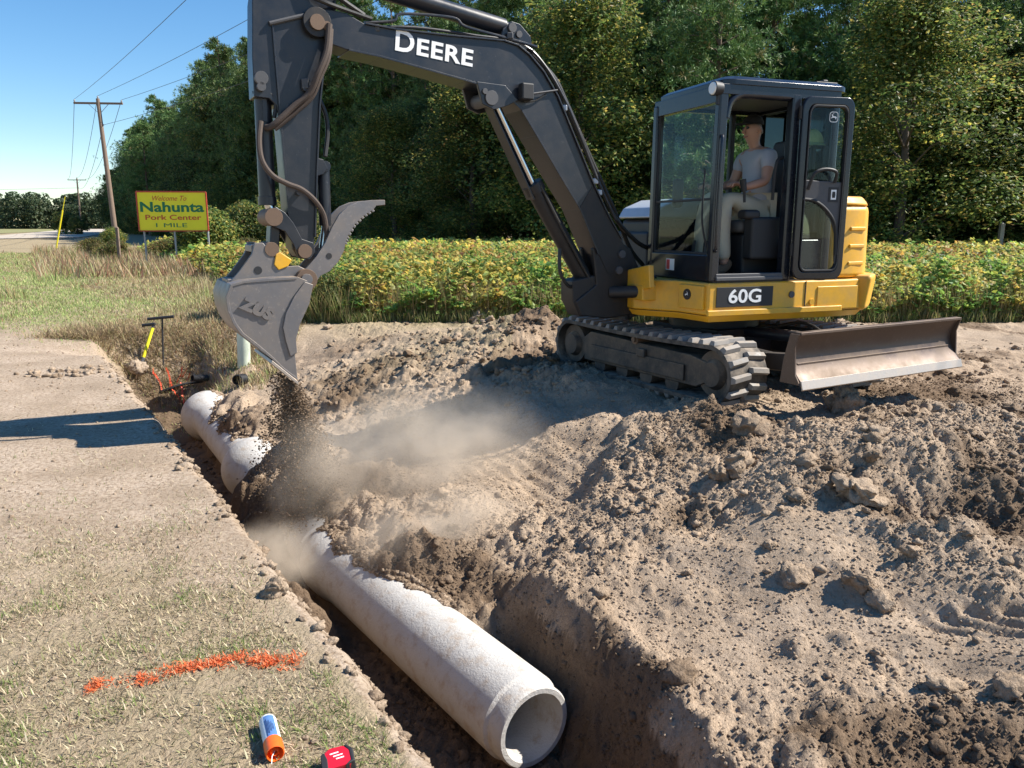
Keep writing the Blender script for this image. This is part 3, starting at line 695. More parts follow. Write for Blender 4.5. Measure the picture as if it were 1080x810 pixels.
# soybean field
def beans(name, n, y0, y1, xl, xr, hgt, size, lowfrac, rng, label, cols, w):
    y = rng.uniform(y0, y1, n); x = xl(y) + (xr(y)-xl(y))*rng.rand(n)
    hl = hgt*(1+.45*fbm(x*1.1, y*1.1, 4, 31)+.12*rng.normal(size=n)*.5)*(.76+.24*np.cos((x*.62-y*.78)*8))
    hl = hl*(.55+.45*sst(0, .5, y-12.0-.25*fbm(x*1.2, x*0+3, 3, 15)))*(.5+.5*sst(0, .9, x-beanleft(y)))
    f = np.where(rng.rand(n) < lowfrac, rng.rand(n), 1-.22*rng.rand(n)**1.5)
    C = np.stack([x, y, bil(H, x, y)+hl*f], -1); V, F = leaf_quads(C, size*rng.uniform(.6, 1.25, n), rng, .9, .72)
    T = tints(n, cols, w, rng)
    dk = np.repeat((fbm(x*.8, y*.8, 3, 55) > .06), 4)
    T = np.where(dk[:, None], T*np.array([.62, .92, .8]), T)
    tag(np_mesh(name, V, F, LEAF, {'tint': T}), label, 'crop', kind='stuff')
BC = [(.37, .38, .10), (.54, .46, .12), (.22, .29, .08), (.62, .44, .10), (.34, .19, .08), (.15, .22, .06)]
XR = lambda y: y*.78+2.5
beans('bean_plants', 95000, 12.0, 16.5, beanleft, XR, .82, .105, .45, rng, 'yellowing bean plants of the near rows behind the spoil', BC, [4, 4, 3.5, 2.2, 1.0, 2])
beans('bean_field', 85000, 16.5, 26, beanleft, XR, .80, .14, .06, rng, 'golden green bean crop stretching back from the near rows', BC, [4, 5, 1.5, 3.4, 1.8, .6])
beans('far_bean_field', 60000, 26, 41, beanleft, XR, .80, .21, .02, rng, 'far part of the golden bean crop in front of the wood', BC, [4, 5, 1, 4.2, 2.4, .3])
# bean stems along the front
n = 9000; x = rng.uniform(-3.6, 12, n); y = 12.05+rng.rand(n)**1.5*1.2; 
tag(blade_obj('bean_stems', n, x, y, rng.uniform(.35, .75, n), rng.uniform(.007, .012, n), [(.25, .19, .09), (.32, .26, .12), (.17, .16, .06)], [3, 2, 2], rng, lean=.18, curve=.1), 'bare brown bean stems at the front of the rows', 'crop', kind='stuff')
# undergrowth in the wood
# road and far field
def sheet(name, poly, z, mat, kind='structure'):
    m = MB(); m.add([(x, y, z+gz(x, y)*0) for x, y in poly], [tuple(range(len(poly)))]); o = m.build(name, mat); return tag(o, kind=kind)
ROADM = plain('road_surface', (.42, .36, .29), .9, 0, .3, 2, .1)
FIELDM = plain('far_field_turf', (.21, .20, .075), .95, 0, .3, .3, .25)
sheet('road', [(-95, 62), (-70, 66), (-62, 73), (-52, 96), (-150, 320), (-175, 320), (-66, 100), (-75, 84), (-110, 80)], .085, ROADM)
sheet('far_field', [(-330, 100), (-76, 104), (-160, 315), (-420, 330)], .08, FIELDM)
# ================================================================== excavator
BLK = painted('dark_machine_paint', (.011, .015, .024), .32, 0, .26, (.14, .118, .095), .25, (.13, .125, .12), 5)
CABP = painted('cab_black_paint', (.007, .010, .018), .22, 0, .10, (.16, .14, .12), 0, scale=5)
BLK2 = painted('black_casting', (.012, .012, .014), .5, 0, .30, (.12, .09, .065), 0, scale=7)
YEL = painted('yellow_machine_paint', (.80, .41, .020), .38, 0, .55, (.33, .25, .15), .05, (.45, .25, .06), 6)
STEEL = painted('worn_bucket_steel', (.18, .175, .185), .38, .5, .7, (.30, .235, .17), .6, (.36, .32, .29), 4)
RUST = painted('rusty_pin_steel', (.17, .11, .075), .6, .3, .4, (.22, .15, .10), .3, (.3, .22, .16), 20)
BLADEM = painted('rusty_blade_steel', (.095, .064, .050), .45, .45, .5, (.24, .18, .13), .5, (.22, .165, .135), 4)
EDGEM = painted('polished_edge_steel', (.50, .43, .37), .45, .6, .25, (.35, .27, .2), .2, (.3, .25, .2), 12)
CHROME = plain('chrome_rod', (.55, .56, .58), .18, 1.0, .0)
RUB = painted('track_rubber', (.030, .029, .028), .7, 0, 1.1, (.27, .225, .18), 0, scale=10)
RUBW = painted('worn_sheen_lug_rubber', (.20, .19, .18), .5, 0, .9, (.33, .28, .23), .4, (.35, .33, .31), 14)  # worn lugs, base colour lightened to carry their specular sheen
HOSE = plain('rubber_hose', (.018, .017, .016), .5, 0, .2, 90)
HOSEB = plain('dusty_brown_hose', (.07, .05, .04), .8, 0, .3, 90)
WHITE = plain('white_vinyl', (.85, .85, .84), .45, 0, .02, 40, .03)
SIL = plain('hood_sky_sheen_grey', (.42, .45, .50), .3, .1, .05, 10)  # pale blue-grey base paints sky reflection onto a black hood; clamps share it
PLAST = plain('dark_plastic', (.02, .02, .022), .6)
MUD = painted('muddy_black_steel', (.030, .028, .027), .6, 0, .9, (.24, .18, .125), .6, (.16, .12, .085), 6)
GREYP = plain('dark_grey_plastic', (.075, .075, .08), .6)
m_, t_, b_ = new_mat('cab_glass')
gl = N(t_, 'ShaderNodeBsdfGlossy'); gl.inputs['Roughness'].default_value = .02; gl.inputs['Color'].default_value = (.38, .44, .46, 1)
tr = N(t_, 'ShaderNodeBsdfTransparent'); tr.inputs[0].default_value = (.86, .95, .94, 1)
fr = N(t_, 'ShaderNodeFresnel'); fr.inputs[0].default_value = 1.5
df = N(t_, 'ShaderNodeBsdfDiffuse'); df.inputs[0].default_value = (.45, .43, .38, 1)
ms = N(t_, 'ShaderNodeMixShader'); t_.links.new(fr.outputs[0], ms.inputs[0]); t_.links.new(tr.outputs[0], ms.inputs[1]); t_.links.new(gl.outputs[0], ms.inputs[2])
ms2 = N(t_, 'ShaderNodeMixShader'); t_.links.new(mathn(t_, 'MULTIPLY', ramp(t_, noise(t_, 6, 6, .7, geo(t_)).outputs[0], [(.4, .1), (.8, 1)]).outputs[0], .02), ms2.inputs[0])
t_.links.new(ms.outputs[0], ms2.inputs[1]); t_.links.new(df.outputs[0], ms2.inputs[2]); t_.links.new(ms2.outputs[0], t_.nodes['Material Output'].inputs[0])
GLASS = m_

EX0 = Vector((1.95, 7.6, .05))
ex = thing('excavator', 'black and yellow mini excavator with open cab door working over the trench', 'excavator', EX0)
Uf = Vector((-.94, -.3412, 0)).normalized(); Ul = Vector((-Uf.y, Uf.x, 0))
UM = Matrix(((Uf.x, Ul.x, 0, EX0.x), (Uf.y, Ul.y, 0, EX0.y), (0, 0, 1, EX0.z), (0, 0, 0, 1)))
Ku = Vector((.5, -.866, 0)); Kv = Vector((.866, .5, 0))
KM = Matrix(((Ku.x, Kv.x, 0, EX0.x), (Ku.y, Kv.y, 0, EX0.y), (0, 0, 1, EX0.z-.01), (0, 0, 0, 1)))
# ---- undercarriage (a along the tracks towards the blade, b across, z up)
def track(b0, b1, nm_side):
    r, zc, ax_ = .245, .275, 1.0
    loop = []
    def pt(s_, rad):      # s_ in [0,1)
        Ls = 2*ax_; Lc = math.pi*r; T = 2*Ls+2*Lc; d = (s_ % 1)*T
        if d < Ls:
            sag = -.018*math.sin(math.pi*d/Ls); return (-ax_+d, zc+rad+sag, 0)
        d -= Ls
        if d < Lc: a = d/r; return (ax_+rad*math.sin(a), zc+rad*math.cos(a), a)
        d -= Lc
        if d < Ls: return (ax_-d, zc-rad, math.pi)
        d -= Ls; a = math.pi+d/r; return (-ax_+rad*math.sin(a), zc+rad*math.cos(a), a)
    n = 96; m = MB(KM); vs, fs = [], []
    for i in range(n):
        for rad, b in ((r, b0), (r, b1), (r-.035, b1), (r-.035, b0)):
            x, z, a = pt(i/n, rad); vs.append((x, b, z))
    for i in range(n):
        j = (i+1) % n
        for k in range(4): fs.append((i*4+k, i*4+(k+1) % 4, j*4+(k+1) % 4, j*4+k))
    m.add(vs, fs); tr_ = m.build('rubber_track', RUB, ex)
    lug = MB(KM); nl = 44; w = b1-b0
    for i in range(nl):
        for half in (0, 1):
            s0 = (i+.5*half)/nl; x, z, a = pt(s0, r+.014); x2, z2, a2 = pt(s0+.009, r+.014)
            bc = b0+w*(.25+.5*half); c = Vector((x, bc, z)); ang = -a if True else 0
            M = Matrix.Translation(c) @ Matrix.Rotation(a, 4, 'Y')
            # chevron lug: wide plate with narrowed crown
            bw = w*.50; l0, l1, h = .032, .020, .034
            sk = .022*(1 if half else -1)
            vs = [(-l0, -bw/2, -.016), (l0, -bw/2, -.016), (l0+sk, bw/2, -.016), (-l0+sk, bw/2, -.016), (-l1, -bw/2+.012, h-.012), (l1, -bw/2+.012, h-.012), (l1+sk, bw/2-.012, h-.012), (-l1+sk, bw/2-.012, h-.012)]
            lug.add(vs, [(0,3,2,1),(4,5,6,7),(0,1,5,4),(1,2,6,5),(2,3,7,6),(3,0,4,7)], M)
    lug.build('track_lugs', RUBW, tr_, .004, seg=1)
    s = -1 if b0 < 0 else 1
    out = b0 if b0 < 0 else b1
    f = MB(KM); pts = [(-.80, .14), (.80, .14), (.93, .20), (.93, .36), (.72, .40), (-.70, .43), (-.82, .36)]
    f.prism(pts, lambda p, o: (p[0], o, p[1]), out-s*.05, out-s*(w-.08)); f.box((.0, out-s*.034, .24), (1.35, .02, .14)); f.box((.12, out-s*.02, .335), (.11, .03, .075))
    fo = f.build('track_frame', MUD, ex, .012)
    for (a_, rr, nm) in ((-1.0, .195, 'sprocket'), (1.0, .20, 'idler_wheel')):
        q = MB(KM); q.cyl((a_, out-s*.07, zc), (a_, out-s*(w-.07), zc), rr*.98, n=28); q.cyl((a_, out-s*.02, zc), (a_, out-s*.07, zc), .10, .13, n=24)
        for k in range(12):
            an = k*math.pi/6; q.box((a_+rr*math.cos(an), (b0+b1)/2, zc+rr*math.sin(an)), (.035, .06, .035), (0, -an, 0))
        q.build(nm, MUD, ex, .005)
    for a_ in (-.55, -.2, .15, .5):
        q = MB(KM); q.cyl((a_, out-s*.06, .125), (a_, out-s*(w-.06), .125), .085, n=20); q.build('track_roller', MUD, ex)
    for a_ in (.0,):
        q = MB(KM); q.cyl((a_, out-s*.04, .44), (a_, out-s*.26, .44), .045, n=18); q.cyl((a_, out-s*.02, .44), (a_, out-s*.04, .44), .025, n=14); q.build('carrier_roller', RUST, ex)
track(-1.0, -.60, 'near'); track(.60, 1.0, 'far')
m = MB(KM); m.box((0, 0, .40), (.9, .75, .26)); m.bar((-.3, -.62, .30), (.0, -.2, .42), .4, .16); m.bar((-.3, .62, .30), (.0, .2, .42), .4, .16); m.bar((.45, -.62, .30), (.2, -.2, .42), .3, .16); m.bar((.45, .62, .30), (.2, .2, .42), .3, .16)
m.cyl((0, 0, .52), (0, 0, .64), .42, n=40); m.build('carbody', BLK2, ex, .02)
# blade: curved plate
m = MB(KM); W = 1.0; BC0 = .20; prof = []
BZ = .27; BH = .40; BA = 1.70
for i in range(11):
    f_ = i/10; prof.append((BA-.075*math.sin(math.pi*f_)**.9 + .055*(1-f_)**2, BZ+.045+(BH-.045)*f_))
pts = prof+[(a-.03, z) for a, z in prof[::-1]]
m.prism(pts, lambda p, o: (p[0], o, p[1]), -W+BC0, W+BC0); bl = m.build('blade', BLADEM, ex, .004)
for s in (-1, 1):
    m = MB(KM); m.prism([(BA-.14, BZ+.03), (BA+.05, BZ+.03), (BA+.0, BZ+.1), (BA-.02, BZ+BH*.75), (BA+.012, BZ+BH+.005), (BA-.07, BZ+BH+.005), (BA-.12, BZ+.2)], lambda p, o: (p[0], o, p[1]), BC0+s*W, BC0+s*(W+.016)); m.build('blade_side_plate', BLADEM, bl, .003)
m = MB(KM); m.prism([(BA+.040, BZ+.055), (BA+.060, BZ-.01), (BA+.070, BZ+.0), (BA+.050, BZ+.065)], lambda p, o: (p[0], o, p[1]), BC0-W-.004, BC0+W+.004); m.build('cutting_edge', EDGEM, bl, .002)
m = MB(KM); m.box((BA-.012, BC0, BZ+BH+.008), (.06, 2*W, .022)); m.bar((BA-.09, BC0-W+.05, BZ+.12), (BA-.09, BC0+W-.05, BZ+.12), .10, .12); m.build('blade_top_rail', BLADEM, bl, .004)
for s in (-1, 1):
    m = MB(KM); m.bar((.35, s*.36, .38), (1.1, s*.42, .36), .10, .14); m.bar((1.1, s*.42, .36), (BA-.08, s*.44, BZ+.14), .10, .14); m.build('blade_arm', BLK2, ex, .01)
m = MB(KM); m.cyl((.45, 0, .50), (1.1, 0, .52), .05, n=20); b1_ = m.build('blade_cylinder', BLK, ex, .004)
m = MB(KM); m.cyl((1.1, 0, .52), (BA-.09, 0, BZ+.28), .026, n=16); m.build('cylinder_rod', CHROME, b1_)
m = MB(KM); m.tube(spline([(.5, .1, .5), (.9, .16, .62), (1.2, .12, .55), (1.35, .05, .45)]), .014); m.build('blade_hose', HOSE, ex)

# ---- upper structure (x forward, y left/towards the road, z up)
def arc(cx, cy, r, a0, a1, n): return [(cx+r*math.cos(R(a0+(a1-a0)*i/n)), cy+r*math.sin(R(a0+(a1-a0)*i/n))) for i in range(n+1)]
deck = [(.70, .94), (-.70, .94)] + [(-.98, .88), (-1.14, .70), (-1.26, .40), (-1.31, 0), (-1.26, -.40), (-1.14, -.70), (-.98, -.88)] + [(.62, -.94), (.72, -.60), (.98, -.33), (1.0, -.12), (1.0, .22), (.86, .42), (.76, .56)]
def layer(z0, z1, in0=0, in1=0, pts=deck, M=UM, mat=YEL, name='deck', bev=.015, cen=(-.15, 0)):
    m = MB(M); n = len(pts)
    def sc_(p, k): return (cen[0]+(p[0]-cen[0])*(1-k), cen[1]+(p[1]-cen[1])*(1-k))
    vs = [(*sc_(p, in0), z0) for p in pts]+[(*sc_(p, in1), z1) for p in pts]
    m.add(vs, [tuple(range(n))[::-1], tuple(range(n, 2*n))]+[(i, (i+1) % n, (i+1) % n+n, i+n) for i in range(n)]); return m
body = layer(.715, .985).build('body_skirt', YEL, ex, .018)
layer(.655, .71, .05, .01, name='skirt').build('lower_flange', YEL, body, .008)
# raised yellow beam under the door (slightly proud)
m = MB(UM); m.box((.02, .945, .735), (1.38, .03, .05)); m.build('lower_trim', YEL, body, .008)
m = MB(UM); m.box((.0, 0, .66), (1.2, 1.2, .06)); m.cyl((0, 0, .60), (0, 0, .66), .5, n=36); m.build('slew_ring', BLK2, ex)
# 60G panel
m = MB(UM); m.box((.345, .9425, .865), (.56, .008, .165)); pn = m.build('number_panel', PLAST, body, .002)
text_obj('60G', .155, UM @ frame((.345, .9480, .865), (-1, 0, 0), (0, 0, 1)), WHITE, 'number_lettering', pn, .003, .0015, 1.25)
# seams and latch on the side
m = MB(UM); m.box((-.275, .942, .86), (.008, .006, .24)); m.box((.70, .7, .99), (.004, .004, .004)); m.build('panel_seam', PLAST, body)
m = MB(UM); m.cyl((-.13, .935, .87), (-.13, .950, .87), .028, n=24); m.build('panel_lock', GREYP, body, .003)
m = MB(UM); m.cyl((-.345, .935, .80), (-.345, .952, .80), .026, n=20); m.build('panel_plug', YEL, body, .003)
m = MB(UM); m.box((-.62, .940, .83), (.44, .014, .20)); m.build('side_cover', YEL, body, .012)
# counterweight and engine hood
cwp = [(-.545, .90), (-.78, .905), (-.98, .86), (-1.14, .70), (-1.27, .40), (-1.32, 0), (-1.27, -.40), (-1.14, -.70), (-.98, -.88), (-.545, -.90)]
cw = layer(.99, 1.62, 0, .012, cwp).build('engine_hood', YEL, ex, .05)
layer(1.62, 1.70, .012, .06, cwp).build('hood_top', YEL, cw, .03)
for z in (1.12, 1.27, 1.42):
    m = MB(UM); m.box((-.84, .886, z), (.20, .022, .035), (0, 0, R(10))); m.build('hood_rib', YEL, cw, .010)
layer(.70, 1.02, 0, -.06, [(-.95, .93), (-1.18, .74), (-1.32, .42), (-1.38, 0), (-1.32, -.42), (-1.18, -.74), (-.95, -.93), (-.85, -.8), (-.85, .8)], cen=(-.9, 0)).build('counterweight', YEL, ex, .045)
m = MB(UM); m.box((-.05, -.52, 1.25), (1.20, .80, .52)); m.build('side_hood', BLK2, ex, .05)
m = MB(UM); m.prism([(.60, 1.52), (.54, 1.62), (.34, 1.70), (-.40, 1.70), (-.45, 1.60), (-.45, 1.51)], lambda p, o: (p[0], o, p[1]), -.90, -.14); m.build('hood_cover', SIL, ex, .04)
m = MB(UM); m.box((.35, -.52, .99+.2), (.62, .7, .4)); m.build('front_tank', PLAST, ex, .03)
# front face: toolbox, step, badge
def deer(M, s, name, parent, mat=WHITE, ring=True):
    m = MB(M)
    P = [(-.52,-.05),(-.30,.10),(.05,.12),(.22,.30),(.20,.46),(.30,.40),(.46,.34),(.34,.22),(.30,.02),(.52,-.16),(.48,-.22),(.22,-.12),(.02,-.10),(-.18,-.10),(-.36,-.34),(-.44,-.34),(-.34,-.10),(-.56,-.16)]
    m.prism([(x*s, y*s) for x, y in P], lambda p, o: (p[0], p[1], o), 0, .0015)
    m.prism([(.22*s,.44*s), (.05*s,.62*s), (-.10*s,.60*s), (.04*s,.56*s), (.16*s,.40*s)], lambda p, o: (p[0], p[1], o), 0, .0015)
    if ring:
        out = rrect(1.5*s, 1.6*s, .45*s, 5); n = len(out); inn = [(x*.88, y*.88) for x, y in out]
        m.add([(x, y, 0) for x, y in out]+[(x, y, 0) for x, y in inn]+[(x, y, .0015) for x, y in out]+[(x, y, .0015) for x, y in inn],
              [(i, (i+1)%n, n+(i+1)%n, n+i) for i in range(n)]+[(2*n+i, 3*n+i, 3*n+(i+1)%n, 2*n+(i+1)%n) for i in range(n)]+[(i, 2*n+i, 2*n+(i+1)%n, (i+1)%n) for i in range(n)])
    m.build(name, mat, parent)
fd = Vector((-.14, .38, 0))
fp0 = Vector((.76, .56)); fp1 = Vector((.70, .94)); 
m = MB(UM); m.box((.742, .755, .86), (.03, .30, .20), (0, 0, R(9))); tb = m.build('front_cover', YEL, body, .008)
m = MB(UM); m.cyl((.755, .72, .88), (.768, .722, .88), .046, n=28); bd = m.build('round_badge', PLAST, tb)
deer(UM @ frame((.770, .722, .88), (-.15, 1, 0), (0, 0, 1)), .038, 'badge_emblem', bd, WHITE, False)
m = MB(UM); m.box((.93, .30, .87), (.16, .20, .14)); m.build('step_box', YEL, body, .015)
m = MB(UM); m.bar((.98, .06, .95), (.98, .50, 1.02), .05, .20); m.build('front_bracket', YEL, body, .01)

# ---- cab
cab = MB(UM)
X0, X1, Y0, Y1, Z0, Z1 = -.50, .68, -.10, .93, .99, 2.50
def roundpost(m, path, r): m.tube(path, r, 12)
# pillars (box sections with bevel)
m = MB(UM)
m.bar((X1-.03, Y1-.03, Z0), (X1-.045, Y1-.03, Z1), .075, .085, (1, 0, 0)); m.build('front_pillar', CABP, ex, .018)
m = MB(UM); m.bar((X1-.03, Y0+.03, Z0), (X1-.045, Y0+.03, Z1), .075, .085, (1, 0, 0)); m.build('front_pillar', CABP, ex, .018)
m = MB(UM); m.bar((-.06, Y1-.03, Z0), (-.06, Y1-.03, Z1), .085, .09, (1, 0, 0)); m.build('middle_pillar', CABP, ex, .018)
for y in (Y1-.03, Y0+.03):
    m = MB(UM); m.bar((X0+.04, y, Z0), (X0+.04, y, Z1), .08, .09, (1, 0, 0)); m.build('rear_pillar', CABP, ex, .018)
# door opening rounded top corner and rails
m = MB(UM)
m.tube(spline([(.60, Y1-.02, 2.28), (.575, Y1-.02, 2.39), (.50, Y1-.02, 2.455), (.38, Y1-.02, 2.47), (.0, Y1-.02, 2.47)], 6), .032, 10)
m.bar((X0, Y1-.03, 2.50), (X1-.02, Y1-.03, 2.50), .08, .08); m.bar((X0, Y0+.03, 2.50), (X1-.02, Y0+.03, 2.50), .08, .08)
m.bar((X1-.05, Y0, 2.47), (X1-.05, Y1, 2.47), .07, .13); m.bar((X0+.04, Y0, 2.50), (X0+.04, Y1, 2.50), .08, .08); m.build('roof_rails', CABP, ex, .018)
m = MB(UM); pts = [(x+.03, y) for x, y in rrect(X1-X0+.04, Y1-Y0+.04, .10, 5)]; n = len(pts)
cyy = (Y0+Y1)/2
vs = [(x, y+cyy, 2.535) for x, y in pts]+[(x, y+cyy, 2.575) for x, y in pts]+[(.03+(x-.03)*.93, y*.92+cyy, 2.605) for x, y in pts]
m.add(vs, [tuple(range(n))[::-1], tuple(range(2*n, 3*n))]+[(k*n+i, k*n+(i+1) % n, (k+1)*n+(i+1) % n, (k+1)*n+i) for k in (0, 1) for i in range(n)])
rf_ = m.build('roof', CABP, ex, .012)
m = MB(UM); m.box((-.40, Y1-.10, 2.60), (.22, .09, .04)); m.box((-.40, Y1-.10, 2.625), (.05, .05, .03)); m.build('roof_bracket', BLK2, rf_, .008)
m = MB(UM); m.box((.02, cyy, 2.505), (1.15, .88, .03)); m.build('headliner', GREYP, ex)
# sill, floor, lower walls
m = MB(UM); m.box((.02, cyy, 1.0), (1.28, 1.02, .04)); m.build('cab_floor', PLAST, ex, .006)
m = MB(UM); m.box((.31, Y1-.02, 1.035), (.66, .07, .045)); m.box((.31, Y1+.015, 1.015), (.66, .02, .03)); m.build('door_sill', GREYP, ex, .006)
m = MB(UM); m.box((X1-.02, cyy, 1.10), (.045, 1.0, .22)); m.build('front_lower_panel', CABP, ex, .012)
m = MB(UM); m.box((X1+.005, .30, 1.11), (.006, .13, .10)); wl_ = m.build('warning_decal', WHITE, ex)
m = MB(UM); m.box((X1+.009, .272, 1.11), (.004, .05, .085)); m.build('decal_red_field', plain('red_vinyl', (.6, .04, .03), .5), wl_)
m = MB(UM); m.box((-.28, Y1-.02, 1.17), (.40, .04, .32)); m.box((X0+.03, cyy, 1.2), (.04, 1.0, .40)); m.box((.0, Y0+.02, 1.25), (1.2, .04, .50)); m.build('cab_lower_wall', CABP, ex, .01)
# glass
def pane(nm, pts): m = MB(UM); m.add(pts, [tuple(range(len(pts)))]); return m.build(nm, GLASS, ex)
pane('windscreen', [(X1-.03, Y0+.05, 1.22), (X1-.03, Y1-.06, 1.22), (X1-.045, Y1-.06, 2.42), (X1-.045, Y0+.05, 2.42)])
pane('right_window', [(X0+.07, Y0+.03, 1.50), (X1-.06, Y0+.03, 1.50), (X1-.06, Y0+.03, 2.46), (X0+.07, Y0+.03, 2.46)])
GLASS_BACK = GLASS
m2_ = GLASS.copy(); m2_.name = 'dim_gloss_rear_glass'  # gloss colour darkened to suppress the sky reflection, transmission colour unchanged
for nd in m2_.node_tree.nodes:
    if nd.type == 'BSDF_GLOSSY': nd.inputs['Color'].default_value = (.06, .07, .07, 1)
GLASS = m2_
pane('rear_window', [(X0+.04, Y0+.06, 1.42), (X0+.04, Y1-.07, 1.42), (X0+.04, Y1-.07, 2.46), (X0+.04, Y0+.06, 2.46)])
GLASS = GLASS_BACK
pane('rear_side_window', [(X0+.08, Y1-.03, 1.34), (-.10, Y1-.03, 1.34), (-.10, Y1-.03, 2.46), (X0+.08, Y1-.03, 2.46)])
m = MB(UM); m.bar((X1-.028, Y0+.05, 1.66), (X1-.028, Y1-.06, 1.66), .02, .02); m.build('window_bar', BLK2, ex, .004); m = MB(UM); m.bar((X0+.35, Y0+.03, 1.5), (X0+.35, Y0+.03, 2.46), .05, .04, (1,0,0)); m.build('window_bar', BLK2, ex, .004)
# gasket strips round the windscreen
m = MB(UM)
for y in (Y0+.065, Y1-.075): m.bar((X1-.022, y, 1.2), (X1-.037, y, 2.43), .03, .02, (1, 0, 0))
m.bar((X1-.022, Y0+.05, 1.215), (X1-.022, Y1-.06, 1.215), .02, .03); m.build('windscreen_gasket', PLAST, ex, .004)
m = MB(UM); m.tube(spline([(X1-.01, Y1-.10, 1.28), (X1+.03, Y1-.12, 1.5), (X1+.01, Y1-.14, 1.9)]), .008); m.build('wiper', PLAST, ex)
# grab rail on front pillar
m = MB(UM); m.tube(spline([(X1-.03, Y1+.005, 1.25), (X1+.0, Y1+.05, 1.29), (X1-.0, Y1+.055, 1.7), (X1-.01, Y1+.05, 2.10), (X1-.04, Y1+.005, 2.14)], 6), .013, 8); m.build('grab_rail', CABP, ex)
# work lamp
m = MB(UM); m.cyl((X1-.02, Y1-.015, 2.50), (X1+.055, Y1-.015, 2.50), .048, .058, n=24); m.bar((X1-.0, Y1-.015, 2.38), (X1-.0, Y1-.015, 2.47), .03, .03, (1,0,0)); wlmp = m.build('work_lamp', PLAST, ex, .005)
m = MB(UM); m.cyl((X1+.055, Y1-.015, 2.50), (X1+.066, Y1-.015, 2.50), .050, .044, n=24); m.build('lamp_lens', plain('lamp_lens', (.75, .76, .74), .15), wlmp, .003)
# open door, folded back along the side; door frame coordinates (p along, q up)
dh = Vector((-.075, Y1+.05, 0)); DK = .80; dd = Vector((-.60, .085, 0)).normalized(); dn = Vector((-dd.y, dd.x, 0)) * -1
if dn.y < 0: dn = -dn
DW = .585; DZ0, DZ1 = 1.00, 2.475
def dfn(p, o): return dh+dd*(p[0]*DK)+dn*o+Vector((0, 0, p[1]))
def ringpoly(m, outer, inner, o0, o1):
    n = len(outer); vs = []
    for o in (o0, o1): vs += [dfn(p, o) for p in outer]+[dfn(p, o) for p in inner]
    fs = []
    for i in range(n):
        j = (i+1) % n; fs += [(i, j, n+j, n+i), (2*n+i, 3*n+i, 3*n+j, 2*n+j), (i, 2*n+i, 2*n+j, j), (n+i, n+j, 3*n+j, 3*n+i)]
    m.add(vs, fs)
oc = [(x+DW/2, y+(DZ0+DZ1)/2) for x, y in rrect(DW, DZ1-DZ0, .09, 6)]
ic = [(x+DW/2, y+(DZ0+DZ1)/2) for x, y in rrect(DW-.13, DZ1-DZ0-.13, .07, 6)]
m = MB(UM); ringpoly(m, oc, ic, -.02, .025); door = m.build('door', CABP, ex, .01)
m = MB(UM); ic2 = [(DW/2+(x-DW/2)*.97, y) for x, y in ic]; ic3 = [(DW/2+(x-DW/2)*.92, (DZ0+DZ1)/2+(y-(DZ0+DZ1)/2)*.975) for x, y in ic]
ringpoly(m, ic2, ic3, -.012, .034); m.build('door_gasket', PLAST, door, .004)
# belt: mid panel curving down to the rear lower corner
m = MB(UM); belt = [(.06, 1.82), (.53, 1.80), (.53, 1.12), (.50, 1.10), (.485, 1.22), (.475, 1.38), (.42, 1.50), (.30, 1.60), (.18, 1.655), (.06, 1.67)]
m.prism(belt, dfn, -.008, .016); m.build('door_panel', GREYP, door, .006)
m = MB(UM); m.tube([dfn(p, .02) for p in spline3] if False else spline([dfn((.06, 1.665), .018), dfn((.20, 1.65), .018), dfn((.33, 1.59), .018), dfn((.44, 1.49), .018), dfn((.485, 1.37), .018), dfn((.495, 1.2), .018)], 6), .014, 8); m.build('panel_trim', PLAST, door)
m = MB(UM); m.add([dfn((.055, 1.83), .005), dfn((.53, 1.81), .005), dfn((.53, 2.42), .005), dfn((.055, 2.42), .005)], [(0,1,2,3)]); m.build('upper_pane', GLASS, door)
m = MB(UM); m.add([dfn(p, .005) for p in [(.055, 1.06), (.50, 1.06), (.485, 1.22), (.475, 1.38), (.42, 1.50), (.30, 1.60), (.18, 1.655), (.055, 1.67)]], [tuple(range(8))]); m.build('lower_pane', GLASS, door)
m = MB(UM); m.tube(spline([dfn((.11, 1.74), .03), dfn((.13, 1.86), .075), dfn((.24, 1.90), .08), dfn((.38, 1.88), .075), dfn((.41, 1.80), .03)], 6), .014, 8); m.build('door_handle', PLAST, door)
m = MB(UM); m.prism([(.36, 1.64), (.47, 1.64), (.47, 1.76), (.36, 1.76)], dfn, .017, .020); dc = m.build('door_decal', PLAST, door)
m = MB(UM); m.prism([(.385, 1.66), (.445, 1.66), (.445, 1.74), (.385, 1.74)], dfn, .021, .023); dc2 = m.build('decal_symbol', WHITE, dc)
m = MB(UM); m.prism([(.40, 1.675), (.43, 1.675), (.435, 1.70), (.43, 1.725), (.40, 1.725), (.395, 1.70)], dfn, .0235, .025); m.build('decal_symbol_core', PLAST, dc)
deer(UM @ frame(dfn((.36, 2.32), .009), -dd, (0, 0, 1)), .052, 'window_emblem', door)
for z in (1.2, 2.3):
    m = MB(UM); m.cyl((-.085, Y1+.035, z), (-.085, Y1+.035, z+.1), .022, n=12); m.build('door_hinge', BLK2, door, .003)
